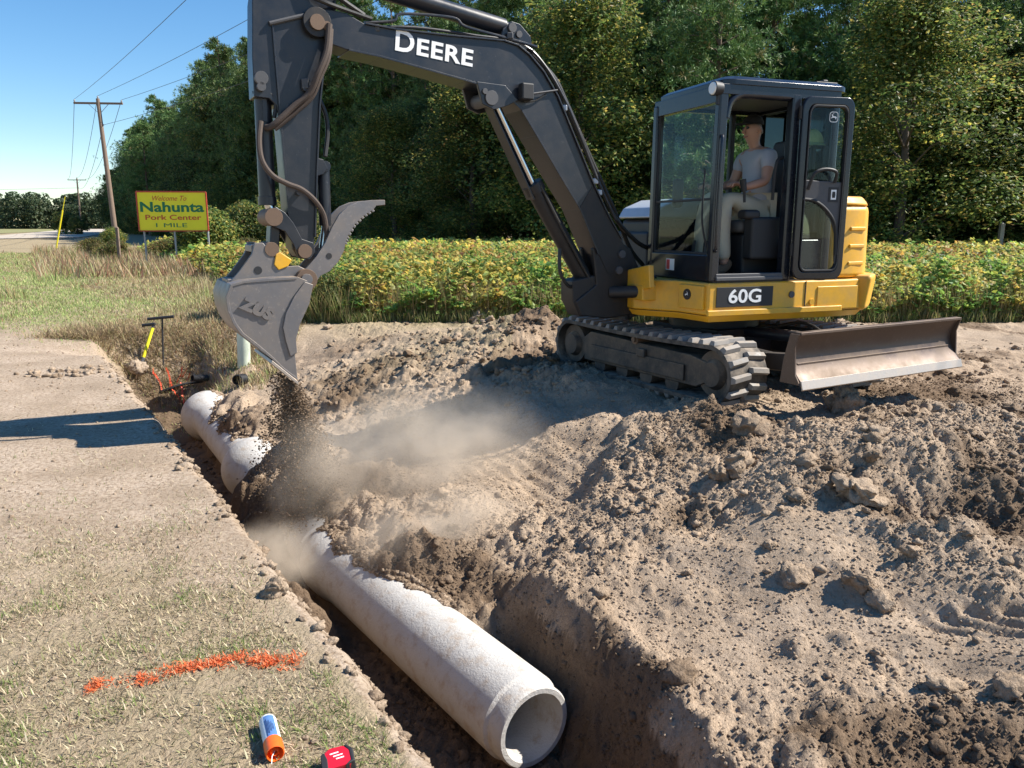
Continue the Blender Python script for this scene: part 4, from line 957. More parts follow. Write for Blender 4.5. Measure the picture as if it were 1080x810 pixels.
# ---- interior: seat, console, levers
m = MB(UM); m.box((-.05, .42, 1.20), (.46, .46, .36)); m.build('seat_box', PLAST, ex, .03)
m = MB(UM); m.box((-.02, .42, 1.44), (.50, .50, .11)); seat = m.build('seat_cushion', GREYP, ex, .045)
m = MB(UM); m.box((-.31, .42, 1.74), (.12, .46, .58), (0, R(-8), 0)); m.box((-.37, .42, 2.10), (.09, .26, .18), (0, R(-8), 0)); m.build('seat_back', GREYP, ex, .04)
m = MB(UM); m.box((.0, .74, 1.34), (.42, .13, .36)); m.box((.20, .735, 1.54), (.16, .13, .08)); m.build('left_console', PLAST, ex, .03)
m = MB(UM); m.box((.0, .06, 1.42), (.5, .13, .46)); m.box((.45, .00, 1.74), (.10, .07, .26)); m.build('right_console', PLAST, ex, .03)
for y in (.72, .08):
    m = MB(UM); m.cyl((.24, y, 1.64), (.25, y, 1.74), .012, n=10); m.cyl((.25, y, 1.73), (.27, y, 1.83), .024, .028, n=14); m.build('joystick', PLAST, ex, .004)
m = MB(UM); m.tube(spline([(.02, .80, 1.66), (.02, .82, 1.94), (-.02, .82, 2.0), (-.09, .82, 1.98), (-.10, .82, 1.7)], 6), .013, 8); m.build('safety_lever', PLAST, ex)
for y in (.34, .52):
    m = MB(UM); m.bar((.50, y, 1.03), (.47, y, 1.32), .03, .02, (0, 1, 0)); m.box((.50, y, 1.05), (.16, .09, .02), (0, R(-12), 0)); m.build('travel_lever', PLAST, ex, .004)
m = MB(UM); m.box((-.42, .42, 1.5), (.10, .9, .22)); m.build('rear_shelf', GREYP, ex, .02)

# ---- swing post and boom
Bf = Vector((-.883, -.469, 0)).normalized(); Bl = Vector((-Bf.y, Bf.x, 0)); B0 = Vector((.96, 7.24, 0))
def bp(u, v, off):
    p = on_plane(u, v, B0+Bl*off, Bl) - B0; return (p.dot(Bf), p.z)
def bfn(p, o): return B0+Bf*p[0]+Bl*o+Vector((0, 0, p[1]))
def bo(pts, off): return [bp(u, v, off) for u, v in pts]
def bw(u, v, trace, off): return bfn(bp(u, v, trace), off)
# swing casting
post = [(624, 262), (646, 250), (664, 262), (676, 290), (684, 318), (676, 330), (640, 336), (612, 333), (606, 318), (628, 300)]
P_ = bo(post, .10)
m = MB(); m.prism(P_, bfn, .07, .12); m.prism(P_, bfn, -.12, -.07)
lowp = bo([(604, 296), (630, 290), (684, 318), (676, 331), (612, 334), (604, 318)], .10); m.prism(lowp, bfn, -.10, .10)
sp_ = m.build('swing_post', BLK2, ex, .014)
m = MB(); a = bfn(bp(655, 318, 0), 0); m.cyl((a.x, a.y, a.z-.16), (a.x, a.y, a.z+.18), .10, n=28); m.bar(a, UM @ Vector((.75, .0, .84)), .22, .30); m.build('swing_pivot', BLK2, sp_, .012)
m = MB(); 
for q in ((655, 268), (652, 285)): c_ = bp(*q, .12); m.cyl(bfn(c_, .12), bfn(c_, .145), .035, n=18)
m.build('post_pin', GREYP, sp_, .004)
m = MB(); m.cyl(UM @ Vector((.90, .34, .88)), UM @ Vector((1.18, .12, .86)), .055, n=20); m.build('swing_cylinder', BLK2, ex, .006)
m = MB()
for k in range(3): m.tube(spline([UM @ Vector((.8, .25-.1*k, 1.0)), UM @ Vector((1.0, .22-.08*k, .90-.03*k)), bw(668-4*k, 305+4*k, 0, .12-.05*k), bw(640, 300, 0, .05)], 6), .022, 8)
m.build('swing_hose', HOSE, sp_)
# boom
boom = [(322, 25), (327, 15), (336, 9), (350, 10), (366, 14), (385, 25), (417, 31), (469, 37), (531, 43), (546, 48), (558, 58), (573, 76), (588, 102), (606, 146), (625, 193), (640, 225), (655, 252), (668, 280), (655, 292), (640, 290), (630, 268), (622, 245), (611, 221), (590, 186), (565, 143), (549, 116), (543, 109), (535, 102), (514, 92), (490, 85), (440, 71), (400, 60), (367, 53), (350, 47), (341, 38), (330, 36), (323, 32)]
BO = bo(boom, .12)
m = MB(); m.prism(BO, bfn, -.12, .12); bmo = m.build('boom', BLK, ex, .008)
# top and bottom flange lips
def strip(pts, off_t, o0, o1, th, name, mat, parent):
    m = MB(); Q = bo(pts, off_t)
    for a, b in zip(Q[:-1], Q[1:]):
        A = bfn(a, (o0+o1)/2); Bv = bfn(b, (o0+o1)/2); m.bar(A, Bv, abs(o1-o0), th, (0, 0, 1) if abs((Bv-A).normalized().z) < .9 else Bf)
    return m.build(name, mat, parent, .002)
strip([(367, 53), (400, 60), (440, 71), (490, 85), (514, 92), (535, 102), (549, 116), (565, 143), (590, 186), (611, 221), (630, 268)], .12, -.145, .145, .014, 'lower_flange_plate', BLK, bmo)
strip([(385, 25), (417, 31), (469, 37), (531, 43), (546, 48), (558, 58), (573, 76), (588, 102), (606, 146), (625, 193), (640, 225), (655, 252)], .12, -.14, .14, .012, 'upper_flange_plate', BLK, bmo)
m = MB(); m.prism(bo([(612, 218), (624, 197), (642, 229), (655, 252), (666, 278), (655, 290), (641, 288), (631, 267), (622, 244)], .12), bfn, .1205, .124); m.build('boom_foot_plate', BLK2, bmo)
# boom lettering
lm = bp(417, 43, .12); rm = bp(498, 61, .12); A = bfn(lm, .1225); Bv = bfn(rm, .1225); dx_ = (Bv-A); up_ = Bl.cross(dx_).normalized()
if up_.z < 0: up_ = -up_
Lw = dx_.length
def lets(txt, size, start, width, name):
    c = A+dx_.normalized()*start
    o = text_obj(txt, size, frame(c, dx_, up_), WHITE, name, bmo, .0045, .0015, 1.0, 0, 'LEFT', 1.08)
    bb = [v.co for v in o.data.vertices]; fr_ = frame(c, dx_, up_); inv = fr_.inverted(); xs = [(inv @ v).x for v in bb]; k = width/(max(xs)-min(xs))
    o.data.transform(fr_ @ Matrix.Translation((-min(xs)*k, 0, 0)) @ Matrix.Diagonal((k, 1, 1, 1)) @ inv); return o
lets('D', .205, 0, Lw*.235, 'boom_lettering'); 
o_ = lets('EERE', .165, Lw*.27, Lw*.74, 'boom_lettering'); o_.data.transform(Matrix.Translation(-up_*.012))
# bosses, pins
def boss(u, v, r, o0, o1, name, mat, parent, tr_=None):
    c = bp(u, v, o1 if tr_ is None else tr_); m = MB(); m.cyl(bfn(c, o0), bfn(c, o1), r, n=26)
    return m.build(name, mat, parent, .005)
b1_ = boss(335, 23, .098, -.15, .155, 'arm_pivot_boss', BLK2, bmo); boss(335, 23, .052, .155, .175, 'pivot_pin', RUST, b1_); boss(345, 27, .03, .12, .165, 'pin_bolt', RUST, b1_)
# bracket for the arm cylinder on the boom back
m = MB(); br = bo([(527, 46), (531, 30), (540, 22), (549, 25), (560, 38), (562, 50), (548, 54)], .09)
m.prism(br, bfn, .06, .085); m.prism(br, bfn, -.085, -.06); brk = m.build('cylinder_bracket', BLK, bmo, .006)
boss(541, 29, .035, -.1, .105, 'bracket_pin', GREYP, brk); boss(548, 36, .026, .06, .10, 'bracket_bolt', GREYP, brk)
# bracket under the boom for the boom cylinder
m = MB(); br = bo([(502, 86), (532, 90), (546, 106), (534, 112), (520, 116), (508, 110)], .135); m.prism(br, bfn, .122, .15); m.prism(br, bfn, -.15, -.122); b2_ = m.build('boom_cylinder_bracket', BLK, bmo, .006)
boss(519, 103, .055, -.165, .165, 'bracket_pin', GREYP, b2_); boss(512, 96, .022, .14, .165, 'bracket_bolt', GREYP, b2_)
# work lamp on the boom and its rod
m = MB(); c_ = bp(554, 97, .16); cc = bfn(c_, .165); m.bar(cc-Bf*.06, cc+Bf*.05, .08, .13); wl2 = m.build('boom_lamp', PLAST, bmo, .015)
m = MB(); m.tube([bw(560, 99, .14, .14), bw(588, 95, .14, .14)], .007, 8); m.build('lamp_rod', GREYP, wl2)
m = MB(); m.tube(spline([bw(552, 107, .14, .14), bw(565, 106, .14, .135), bw(576, 99, .13, .13)]), .006, 6); m.build('lamp_cable', HOSE, wl2)
# arm cylinder along the boom back
m = MB(); a0 = bfn(bp(531, 29, 0), 0); a1 = bfn(bp(392, -14, 0), 0); m.cyl(a0, a1, .066, n=26); d_ = (a0-a1).normalized(); m.cyl(a0-d_*.03, a0+d_*.03, .05, n=20); m.cyl(a1-d_*.03, a1+d_*.03, .074, n=24)
ac = m.build('arm_cylinder', BLK, ex, .004); m = MB(); a2 = bfn(bp(322, -38, 0), 0); m.cyl(a1, a2, .032, n=16); m.build('cylinder_rod', CHROME, ac)
m = MB(); m.tube(spline([bw(384, 24, .1, .1), bw(415, 22, .1, .10), bw(425, 14, .1, .08), bw(478, 18, .1, .08), bw(492, 28, .1, .09), bw(534, 40, .1, .1), bw(566, 50, .1, .11)], 5), .011, 8)
m.tube(spline([bw(384, 28, .1, .07), bw(440, 28, .1, .06), bw(500, 36, .1, .06), bw(550, 45, .1, .07), bw(575, 70, .1, .1), bw(600, 118, .1, .12), bw(628, 188, .1, .12), bw(648, 232, .1, .12)], 5), .012, 8)
m.build('hydraulic_pipe', BLK, bmo)
m = MB(); m.tube(spline([bw(556, 52, .05, .05), bw(580, 80, .05, .06), bw(596, 112, .05, .06), bw(618, 162, .05, .06), bw(644, 222, .05, .05), bw(668, 252, 0, .0), bw(690, 262, 0, -.1)], 6), .02, 8)
m.tube(spline([bw(556, 50, .05, 0), bw(583, 80, .0, 0), bw(599, 112, .0, 0), bw(620, 160, .0, 0), bw(648, 222, .0, 0), bw(668, 262, 0, -.05), bw(685, 280, 0, -.1)], 6), .02, 8); m.build('boom_hose', HOSE, bmo)
for (u, v) in ((595, 114), (628, 191), (632, 203), (397, 30), (538, 38)):
    m = MB(); c_ = bfn(bp(u, v, .1), .1); m.box(c_, (.05, .05, .05)); m.build('hose_clamp', SIL if u > 590 else GREYP, bmo, .01)
# boom cylinder
m = MB(); c0 = bfn(bp(519, 103, 0), 0); c1 = bfn(bp(562, 196, 0), 0); c2 = bfn(bp(626, 312, 0), 0); dcy = (c2-c1).normalized(); m.cyl(c1, c2, .075, n=28); m.cyl(c1-dcy*.02, c1+dcy*.06, .088, n=28); bc = m.build('boom_cylinder', BLK2, ex, .004)
m = MB(); m.cyl(c0, c1, .035, n=18); m.build('cylinder_rod', CHROME, bc); m = MB(); m.bar(c0+Bl*.0-Bf*(-.075), c1.lerp(c2, .12)+Bf*.095, .13, .012, Bf); m.build('rod_guard', BLK, bc, .003)
m = MB(); m.tube(spline([c1+Bf*-.03+Bl*.08, c1.lerp(c2, .3)+Bl*.10, c1.lerp(c2, .8)+Bl*.09, c2+Bl*.1], 6), .012, 8); m.tube(spline([bw(584, 262, 0, .1), bw(583, 285, 0, .12), bw(592, 300, 0, .1), bw(604, 302, 0, .05)], 6), .016, 8); m.build('cylinder_hose', HOSE, bc)
# ---- arm
armp = [(270, -30), (300, -62), (335, -58), (349, -30), (353, 0), (350, 30), (341, 72), (337, 110), (334, 180), (332, 250), (331, 262), (326, 270), (314, 271), (308, 262), (303, 222), (296, 140), (292, 112), (284, 104), (268, 102), (266, 60), (266, 0)]
AP = bo(armp, .095)
m = MB(); m.prism(AP, bfn, -.095, .095); arm = m.build('arm', BLK, ex, .007)
strip([(353, 0), (350, 30), (341, 72), (337, 110), (334, 180), (332, 250)], .095, -.115, .115, .012, 'arm_flange', BLK, arm)
strip([(287, 24), (290, 60), (297, 140), (304, 222), (309, 262)], .095, -.110, .110, .012, 'arm_flange', BLK, arm)
m = MB(); m.bar(bw(284, 25, .1, .10), bw(330, 14, .1, .10), .012, .03); m.tube([bw(284, 25, .1, .11), bw(331, 14, .1, .11)], .014, 8); m.build('arm_grease_tube', GREYP, arm)
for (u, v, r_) in ((276, 82, .045), (276, 91, .03), (323, 92, .025), (316, 203, .02)):
    boss(u, v, r_, .08, .135, 'arm_boss', GREYP, arm)
m = MB(); m.box(bw(322, 89, .1, .115), (.05, .05, .07)); m.build('hose_fitting', GREYP, arm, .006)
# bucket cylinder
m = MB(); q0 = bfn(bp(276, 84, 0), 0.0); q1 = bfn(bp(282, 212, 0), 0); q2 = bfn(bp(289, 229, 0), 0); shift = Bl*.0
m.cyl(q0, q1, .058, n=24); m.cyl(q1-Vector((0,0,.03)), q1+Vector((0,0,.03)), .064, n=24); m.bar(q0+Bl*.05, q0.lerp(q1, .35)+Bl*.05, .03, .03, Bf); bk = m.build('bucket_cylinder', BLK, ex, .004)
m = MB(); m.cyl(q1, q2, .034, n=16); m.build('cylinder_rod', CHROME, bk)
# linkage
def plate(pts, tr_, o0, o1, name, mat, parent, bev=.005):
    m = MB(); Q = bo(pts, tr_); m.prism(Q, bfn, o0, o1); return m.build(name, mat, parent, bev)
for s in (1, -1):
    plate([(282, 222), (290, 218), (300, 224), (309, 235), (318, 252), (330, 256), (332, 266), (326, 274), (314, 272), (309, 258), (300, 244), (290, 240), (282, 236)], .11, s*.105, s*.13, 'link_plate', BLK, ex)
m = MB(); m.bar(bw(289, 229, 0, 0), bw(287, 263, 0, 0), .15, .07, Bf); m.build('bucket_link', BLK, ex, .01)
boss(289, 229, .062, -.145, .150, 'link_pin', RUST, ex); boss(322, 265, .050, -.14, .150, 'link_pin', RUST, ex); boss(287, 263, .050, -.16, .160, 'link_pin', RUST, ex)
# bucket
BW_ = .31
side = [(243, 300), (256, 296), (290, 293), (314, 292), (324, 296), (328, 305), (321, 322), (312, 342), (309, 358), (311, 372), (314, 401), (300, 391), (287, 379), (268, 364), (254, 353), (246, 342), (240, 328), (238, 313)]
SQ = bo(side, BW_)
m = MB(); m.prism(SQ, bfn, BW_-.022, BW_); m.prism(SQ, bfn, -BW_, -BW_+.022)
bucket = m.build('bucket', STEEL, ex, .004)
ctr = Vector((sum(p[0] for p in SQ)/len(SQ), sum(p[1] for p in SQ)/len(SQ)))
def inset(p, k): v = Vector(p)-ctr; return tuple(ctr+v*(1-k/v.length))
outer = SQ[14::-1][::-1]
shell = [SQ[i] for i in (3, 2, 1, 0, 17, 16, 15, 14, 13, 12, 11, 10)]
m = MB(); n = len(shell); inn = [inset(p, .022) for p in shell]
vs = [bfn(p, o) for o in (-BW_-.006, BW_+.006) for p in shell+inn]; L2 = 2*n; fs = []
for i in range(n-1): fs += [(i, i+1, L2+i+1, L2+i), (n+i, L2+n+i, L2+n+i+1, n+i+1), (i, n+i, n+i+1, i+1), (L2+i, L2+i+1, L2+n+i+1, L2+n+i)]
fs += [(0, L2, L2+n, n), (n-1, L2-1, 2*L2-1, L2+n-1)]
m.add(vs, fs); m.build('bucket_shell', STEEL, bucket, .003)
# wear plate on the side with rounded rear, cutter blade, raised letters
plate([(330, 300), (326, 320), (316, 342), (312, 358), (313, 372), (306, 376), (301, 360), (298, 345), (301, 330), (310, 312), (321, 297)], BW_, BW_+.001, BW_+.014, 'side_cutter', STEEL, bucket)
m = MB(); Q = bo([(309, 371), (314, 402), (301, 392), (286, 379), (290, 374)], BW_); m.prism(Q, bfn, -BW_-.01, -BW_+.01)if False else None
for i in range(2): pass
lipA = bp(314, 402, BW_); lipB = bp(287, 380, BW_); m.bar(bfn(lipA, 0), bfn(lipB, 0), .001, .001)
m = MB(); m.prism([lipA, lipB, (lipB[0]+.012, lipB[1]-.02), (lipA[0]-.004, lipA[1]-.03)], bfn, -BW_-.008, BW_+.008); m.build('cutting_edge', EDGEM, bucket, .003)
cz = bp(271, 326, BW_); ax1 = bfn(bp(284, 331, BW_), 0)-bfn(bp(258, 320, BW_), 0); upv = Bl.cross(ax1); upv = upv if upv.z > 0 else -upv
text_obj('ZUS', .11, frame(bfn(cz, BW_+.004), ax1, upv), STEEL, 'raised_lettering', bucket, .008, .010, 1.05, .1)
# ears
ear = [(238, 302), (252, 286), (265, 268), (268, 256), (277, 256), (284, 264), (292, 275), (302, 281), (314, 280), (326, 286), (326, 298), (314, 296), (290, 295), (256, 299)]
for o0, o1 in ((.13, .155), (-.155, -.13)):
    plate(ear, .14, o0, o1, 'bucket_ear', STEEL, bucket)
m = MB(); c_ = bp(272, 285, .15); m.cyl(bfn(c_, .156), bfn(c_, .1575), .028, n=18); m.build('ear_hole', PLAST, bucket)
m = MB(); m.bar(bw(268, 262, .1, -.13), bw(268, 262, .1, .13), .05, .05); m.build('ear_crossbar', STEEL, bucket, .006); m = MB(); m.bar(bw(244, 297, .1, -.13), bw(244, 297, .1, .13), .06, .04); m.build('ear_crossbar', STEEL, bucket, .006)
boss(324, 295, .075, -.2, .22, 'thumb_pin_boss', RUST, bucket); boss(324, 295, .04, .22, .25, 'thumb_pin', STEEL, bucket)
plate([(291, 268), (296, 266), (308, 274), (304, 281), (294, 285), (289, 279)], .165, .10, .165, 'coupler_guard', YEL, ex, .006)
# thumb
th_up = [(318, 300), (316, 290), (323, 283), (334, 270), (343, 256), (350, 240), (358, 226), (368, 217), (379, 212.5), (392, 211), (406, 211)]
teeth_end = [(406, 216), (397, 217)]
lowc = [(394, 221), (383, 228), (374, 237), (367, 249), (364, 258)]
teeth = []
for a, b in zip(lowc[:-1], lowc[1:]):
    for j in range(3):
        f0 = j/3; x0, y0 = a[0]+(b[0]-a[0])*f0, a[1]+(b[1]-a[1])*f0; x1, y1 = a[0]+(b[0]-a[0])*(f0+.2), a[1]+(b[1]-a[1])*(f0+.2); nxn, nyn = 1.6, 1.6
        teeth += [(x0, y0), (x0+nxn, y0+nyn), (x1+nxn, y1+nyn), (x1, y1)]
thp = th_up+teeth_end+teeth+[(363, 264), (357, 276), (348, 286), (338, 291), (332, 300), (325, 306)]
thumb = None
m = MB(); Q = bo(thp, .13); m.prism(Q, bfn, .10, .13); m.prism(Q, bfn, -.13, -.10); thumb = m.build('thumb', STEEL, ex, .003)
m = MB()
for (u, v) in ((398, 214), (372, 226), (355, 248), (342, 272)): m.bar(bw(u, v, .0, -.11), bw(u, v, .0, .11), .05, .04)
m.build('thumb_crossbar', RUST, thumb, .005)
m = MB(); c_ = bp(347, 270, .13); m.cyl(bfn(c_, .131), bfn(c_, .1325), .022, n=18); m.build('thumb_hole', PLAST, thumb)
m = MB(); t0 = bfn(bp(341, 176, 0), 0); t1 = bfn(bp(343, 238, 0), 0); t2 = bfn(bp(340, 262, 0), 0); m.cyl(t0, t1, .045, n=22); m.cyl(t0-Bl*.06, t0+Bl*.06, .04, n=16); tcy = m.build('thumb_cylinder', BLK, ex, .004)
m = MB(); m.cyl(t1, t2, .025, n=14); m.build('cylinder_rod', CHROME, tcy)
plate([(333, 166), (341, 168), (346, 178), (341, 184), (333, 186)], .07, -.07, .07, 'thumb_bracket', BLK, arm)
# hoses on the arm
m = MB(); m.tube(spline([bw(347, 26, .16, .17), bw(343, 55, .16, .2), bw(334, 78, .16, .20), bw(326, 98, .16, .17), bw(310, 112, .14, .15), bw(288, 132, .12, .13), bw(282, 134, .12, .08)], 8), .022, 9)
m.tube(spline([bw(350, 30, .16, .14), bw(346, 60, .16, .17), bw(337, 82, .16, .17), bw(329, 102, .15, .15), bw(312, 118, .14, .13), bw(290, 136, .12, .11)], 8), .018, 9); m.build('arm_hose', HOSEB, arm)
m = MB(); m.tube(spline([bw(275, 128, .1, .10), bw(273, 150, .12, .13), bw(276, 170, .13, .15), bw(287, 185, .14, .15), bw(303, 194, .14, .15), bw(318, 200, .14, .15), bw(332, 212, .13, .14), bw(341, 228, .08, .10), bw(344, 252, .05, .08)], 8), .019, 9); m.build('thumb_hose', HOSEB, arm)
m = MB(); m.tube(spline([bw(339, 104, .0, -.05), bw(346, 122, .0, -.05), bw(347, 142, .0, -.04), bw(343, 165, .0, .0)], 8), .016, 8); m.build('return_hose', HOSE, arm); m = MB(); m.tube(spline([bw(268, 97, .1, .05), bw(284, 97, .1, .08), bw(291, 108, .1, .08), bw(290, 124, .1, .08)], 8), .014, 8); m.build('return_hose', HOSE, arm)
m = MB(); m.tube(spline([bw(322, -20, .1, .12), bw(345, -8, .1, .15), bw(366, 5, .1, .12), bw(384, 16, .1, .1)], 6), .018, 8); m.tube(spline([bw(318, -10, .1, .08), bw(340, 4, .1, .15), bw(366, 12, .1, .12), bw(392, 20, .1, .1)], 6), .016, 8); m.build('arm_hose', HOSE, arm)
# ================================================================== operator
SKIN = plain('skin', (.42, .235, .165), .55, 0, .05, 80, .05)
SHIRT = plain('grey_shirt', (.36, .37, .41), .9, 0, .9, 14, .08)
TROU = plain('khaki_trousers', (.50, .45, .35), .9, 0, .9, 14, .1)
BOOT = plain('work_boot_leather', (.13, .085, .055), .8, 0, .3, 70, .2)
CAPM = plain('black_cap_cloth', (.012, .012, .014), .9, 0, .2, 90)
HAIR = plain('grey_hair', (.16, .14, .12), .9, 0, .4, 120, .2)
def skin_obj(name, verts, edges, radii, mat, parent, root=0, lv=2, M=UM):
    me = bpy.data.meshes.new(name); me.from_pydata([tuple(M @ Vector(v)) for v in verts], edges, [])
    o = bpy.data.objects.new(name, me); link(o, parent); me.materials.append(mat)
    md = o.modifiers.new('skin', 'SKIN'); md.use_smooth_shade = True; md.branch_smoothing = .5
    for i, r in enumerate(radii):
        rr = r if isinstance(r, tuple) else (r, r); me.skin_vertices[0].data[i].radius = rr; me.skin_vertices[0].data[i].use_root = (i == root)
    sb = o.modifiers.new('sub', 'SUBSURF'); sb.levels = lv; sb.render_levels = lv
    dg = bpy.context.evaluated_depsgraph_get(); m2 = bpy.data.meshes.new_from_object(o.evaluated_get(dg)); o.modifiers.clear(); o.data = m2; m2.name = name
    for p in m2.polygons: p.use_smooth = True
    return o
HP = (-.10, .42, 1.57)
pr = thing('person', 'seated operator in grey t-shirt, khaki trousers and black cap inside the cab', 'person', UM @ Vector((-.10, .42, 1.5)))
# body: pelvis, spine, neck, head, arms, legs
V = [(-.10,.42,1.58),(-.10,.42,1.74),(-.09,.42,1.95),(-.075,.42,2.06),(-.055,.42,2.12),(-.03,.42,2.175),(-.018,.42,2.25),(-.025,.42,2.33),   #0-7
     (-.08,.60,2.05),(-.01,.655,1.82),(.16,.63,1.775),(.235,.635,1.79),      # left arm 8-11
     (-.08,.24,2.05),(-.01,.185,1.82),(.16,.20,1.79),(.235,.20,1.80),       # right arm 12-15
     (-.06,.51,1.57),(.14,.52,1.64),(.30,.525,1.68),(.31,.53,1.42),(.28,.53,1.20),(.285,.53,1.10),   # left leg 16-21
     (-.06,.33,1.57),(.14,.31,1.64),(.32,.30,1.68),(.37,.30,1.42),(.36,.30,1.20),(.365,.30,1.10)]   # right leg
E = [(0,1),(1,2),(2,3),(3,4),(4,5),(5,6),(6,7),(3,8),(8,9),(9,10),(10,11),(3,12),(12,13),(13,14),(14,15),(0,16),(16,17),(17,18),(18,19),(19,20),(20,21),(0,22),(22,23),(23,24),(24,25),(25,26),(26,27)]
Rd = [(.13,.15),(.125,.145),(.125,.155),(.10,.13),.052,.055,.092,.080,.062,.045,.036,.027,.062,.045,.036,.027,.09,.078,.062,.052,.045,.045,.09,.078,.062,.052,.045,.045]
body_ = skin_obj('person_body', V, E, Rd, SKIN, pr, 0)
# face
fc = Vector((-.020, .42, 2.255))
m = MB(UM); m.tube([fc+Vector((.070, 0, .035)), fc+Vector((.098, 0, -.008)), fc+Vector((.078, 0, -.022))], [.010, .016, .010], 10); m.build('nose', SKIN, pr)
for s in (-1, 1):
    m = MB(UM); m.tube([fc+Vector((-.012, s*.074, .022)), fc+Vector((-.020, s*.086, .0)), fc+Vector((-.010, s*.076, -.026))], [.010, .017, .008], 8); m.build('ear', SKIN, pr)
    m = MB(UM); m.cyl(fc+Vector((.066, s*.03, .028)), fc+Vector((.080, s*.03, .028)), .011, n=12); m.build('eye', PLAST, pr)
m = MB(UM); m.tube([fc+Vector((.068, -.025, -.045)), fc+Vector((.080, 0, -.047)), fc+Vector((.068, .025, -.045))], .0055, 8); m.build('mouth', plain('lip', (.30, .12, .10), .6), pr)
# clothes as slightly larger shells
sh = skin_obj('t_shirt', [(-.10,.42,1.56),(-.10,.42,1.74),(-.09,.42,1.95),(-.075,.42,2.06),(-.065,.42,2.105),(-.08,.60,2.05),(-.035,.645,1.90),(-.08,.24,2.05),(-.035,.195,1.90)],
         [(0,1),(1,2),(2,3),(3,4),(3,5),(5,6),(3,7),(7,8)], [(.145,.165),(.14,.16),(.145,.19),(.12,.155),.062,.088,.076,.088,.076], SHIRT, pr)
skin_obj('trousers', [(-.10,.42,1.57),(-.06,.51,1.57),(.14,.52,1.64),(.30,.525,1.69),(.315,.53,1.42),(.285,.53,1.14),(-.06,.33,1.57),(.14,.31,1.64),(.32,.30,1.69),(.375,.30,1.42),(.365,.30,1.14)],
         [(0,1),(1,2),(2,3),(3,4),(4,5),(0,6),(6,7),(7,8),(8,9),(9,10)], [(.145,.16),.105,.095,.08,.07,.066,.105,.095,.08,.07,.066], TROU, pr)
for y, x in ((.53, .28), (.30, .36)):
    skin_obj('boot', [(x-.03,y,1.17),(x-.03,y,1.085),(x+.06,y,1.065),(x+.17,y,1.055)], [(0,1),(1,2),(2,3)], [.058,(.055,.05),(.052,.04),(.045,.032)], BOOT, pr)
# hands with fingers around the levers
for y, s in ((.63, 1), (.20, -1)):
    hx, hz = .255, 1.80
    vs = [(hx-.03,y,hz),(hx+.02,y+s*.008,hz-.005)]; es = [(0,1)]; rd = [.026,(.034,.024)]
    for k, (dy, L) in enumerate(((-.024,.075),(-.008,.082),(.009,.078),(.025,.062))):
        b = len(vs); vs += [(hx+.04,y+dy,hz+.004),(hx+.04+L*.45,y+dy*1.2,hz-.004),(hx+.04+L*.60,y+dy*1.2,hz-.032)]; es += [(1,b),(b,b+1),(b+1,b+2)]; rd += [.0105,.0095,.008]
    b = len(vs); vs += [(hx+.01,y-s*.030,hz-.012),(hx+.04,y-s*.045,hz-.03)]; es += [(1,b),(b,b+1)]; rd += [.012,.009]
    skin_obj('hand', vs, es, rd, SKIN, pr, 1)
# hair and cap
m = MB(UM); 
def dome(m, c, rx, ry, rz, z0=0, n=20, k=7):
    vs = []; fs = []
    for i in range(k):
        a = (math.pi/2)*(i/(k-1)); 
        for j in range(n): b = 2*math.pi*j/n; vs.append((c[0]+rx*math.cos(a)*math.cos(b), c[1]+ry*math.cos(a)*math.sin(b), c[2]+rz*math.sin(a)))
    for i in range(k-1):
        for j in range(n): fs.append((i*n+j, i*n+(j+1)%n, (i+1)*n+(j+1)%n, (i+1)*n+j))
    fs.append(tuple(range(n))[::-1]); m.add(vs, fs)
dome(m, (-.033, .42, 2.24), .080, .077, .11); m.build('hair', HAIR, pr)
m = MB(UM); dome(m, (-.023, .42, 2.316), .094, .086, .088)
vs = []; fs = []
for i in range(9):
    b = R(-68+17*i); vs += [(-.023+.090*math.cos(b), .42+.082*math.sin(b), 2.322), (-.023+.090*math.cos(b)+.085*max(.15, math.cos(b)), .42+.080*math.sin(b), 2.310)]
for i in range(8): fs.append((2*i, 2*i+1, 2*i+3, 2*i+2))
k0 = len(vs); vs += [(x, y, z+.008) for x, y, z in vs]
for i in range(8): fs.append((k0+2*i, k0+2*i+2, k0+2*i+3, k0+2*i+1)); fs.append((2*i+1, k0+2*i+1, k0+2*i+3, 2*i+3))
m.add(vs, fs); m.build('cap', CAPM, pr)
# hat added in the cab, standing in for a door glass reflection
hat = MB(UM); hm = plain('pale_yellow_cloth', (.62, .66, .30), .9, 0, .2, 60)
dome(hat, (-.37, .76, 2.14), .105, .10, .12); pts = [(-.37+.165*math.cos(a*.2618), .76+.15*math.sin(a*.2618)) for a in range(24)]
hat.add([(x, y, 2.11) for x, y in pts]+[(-.37+(x+.37)*.6, .76+(y-.76)*.6, 2.145) for x, y in pts], [(i, (i+1)%24, 24+(i+1)%24, 24+i) for i in range(24)])
ho = hat.build('reflection_hat', hm, None, .004); tag(ho, 'pale yellow brimmed hat shape added to stand in for a reflection in the open door window', 'hat')
m = MB(UM); m.box((-.40, .76, 1.86), (.04, .04, .52)); m.box((-.40, .76, 1.615), (.09, .12, .03)); m.build('reflection_hat_peg', PLAST, ex, .01)  # invented support holding up the stand-in hat

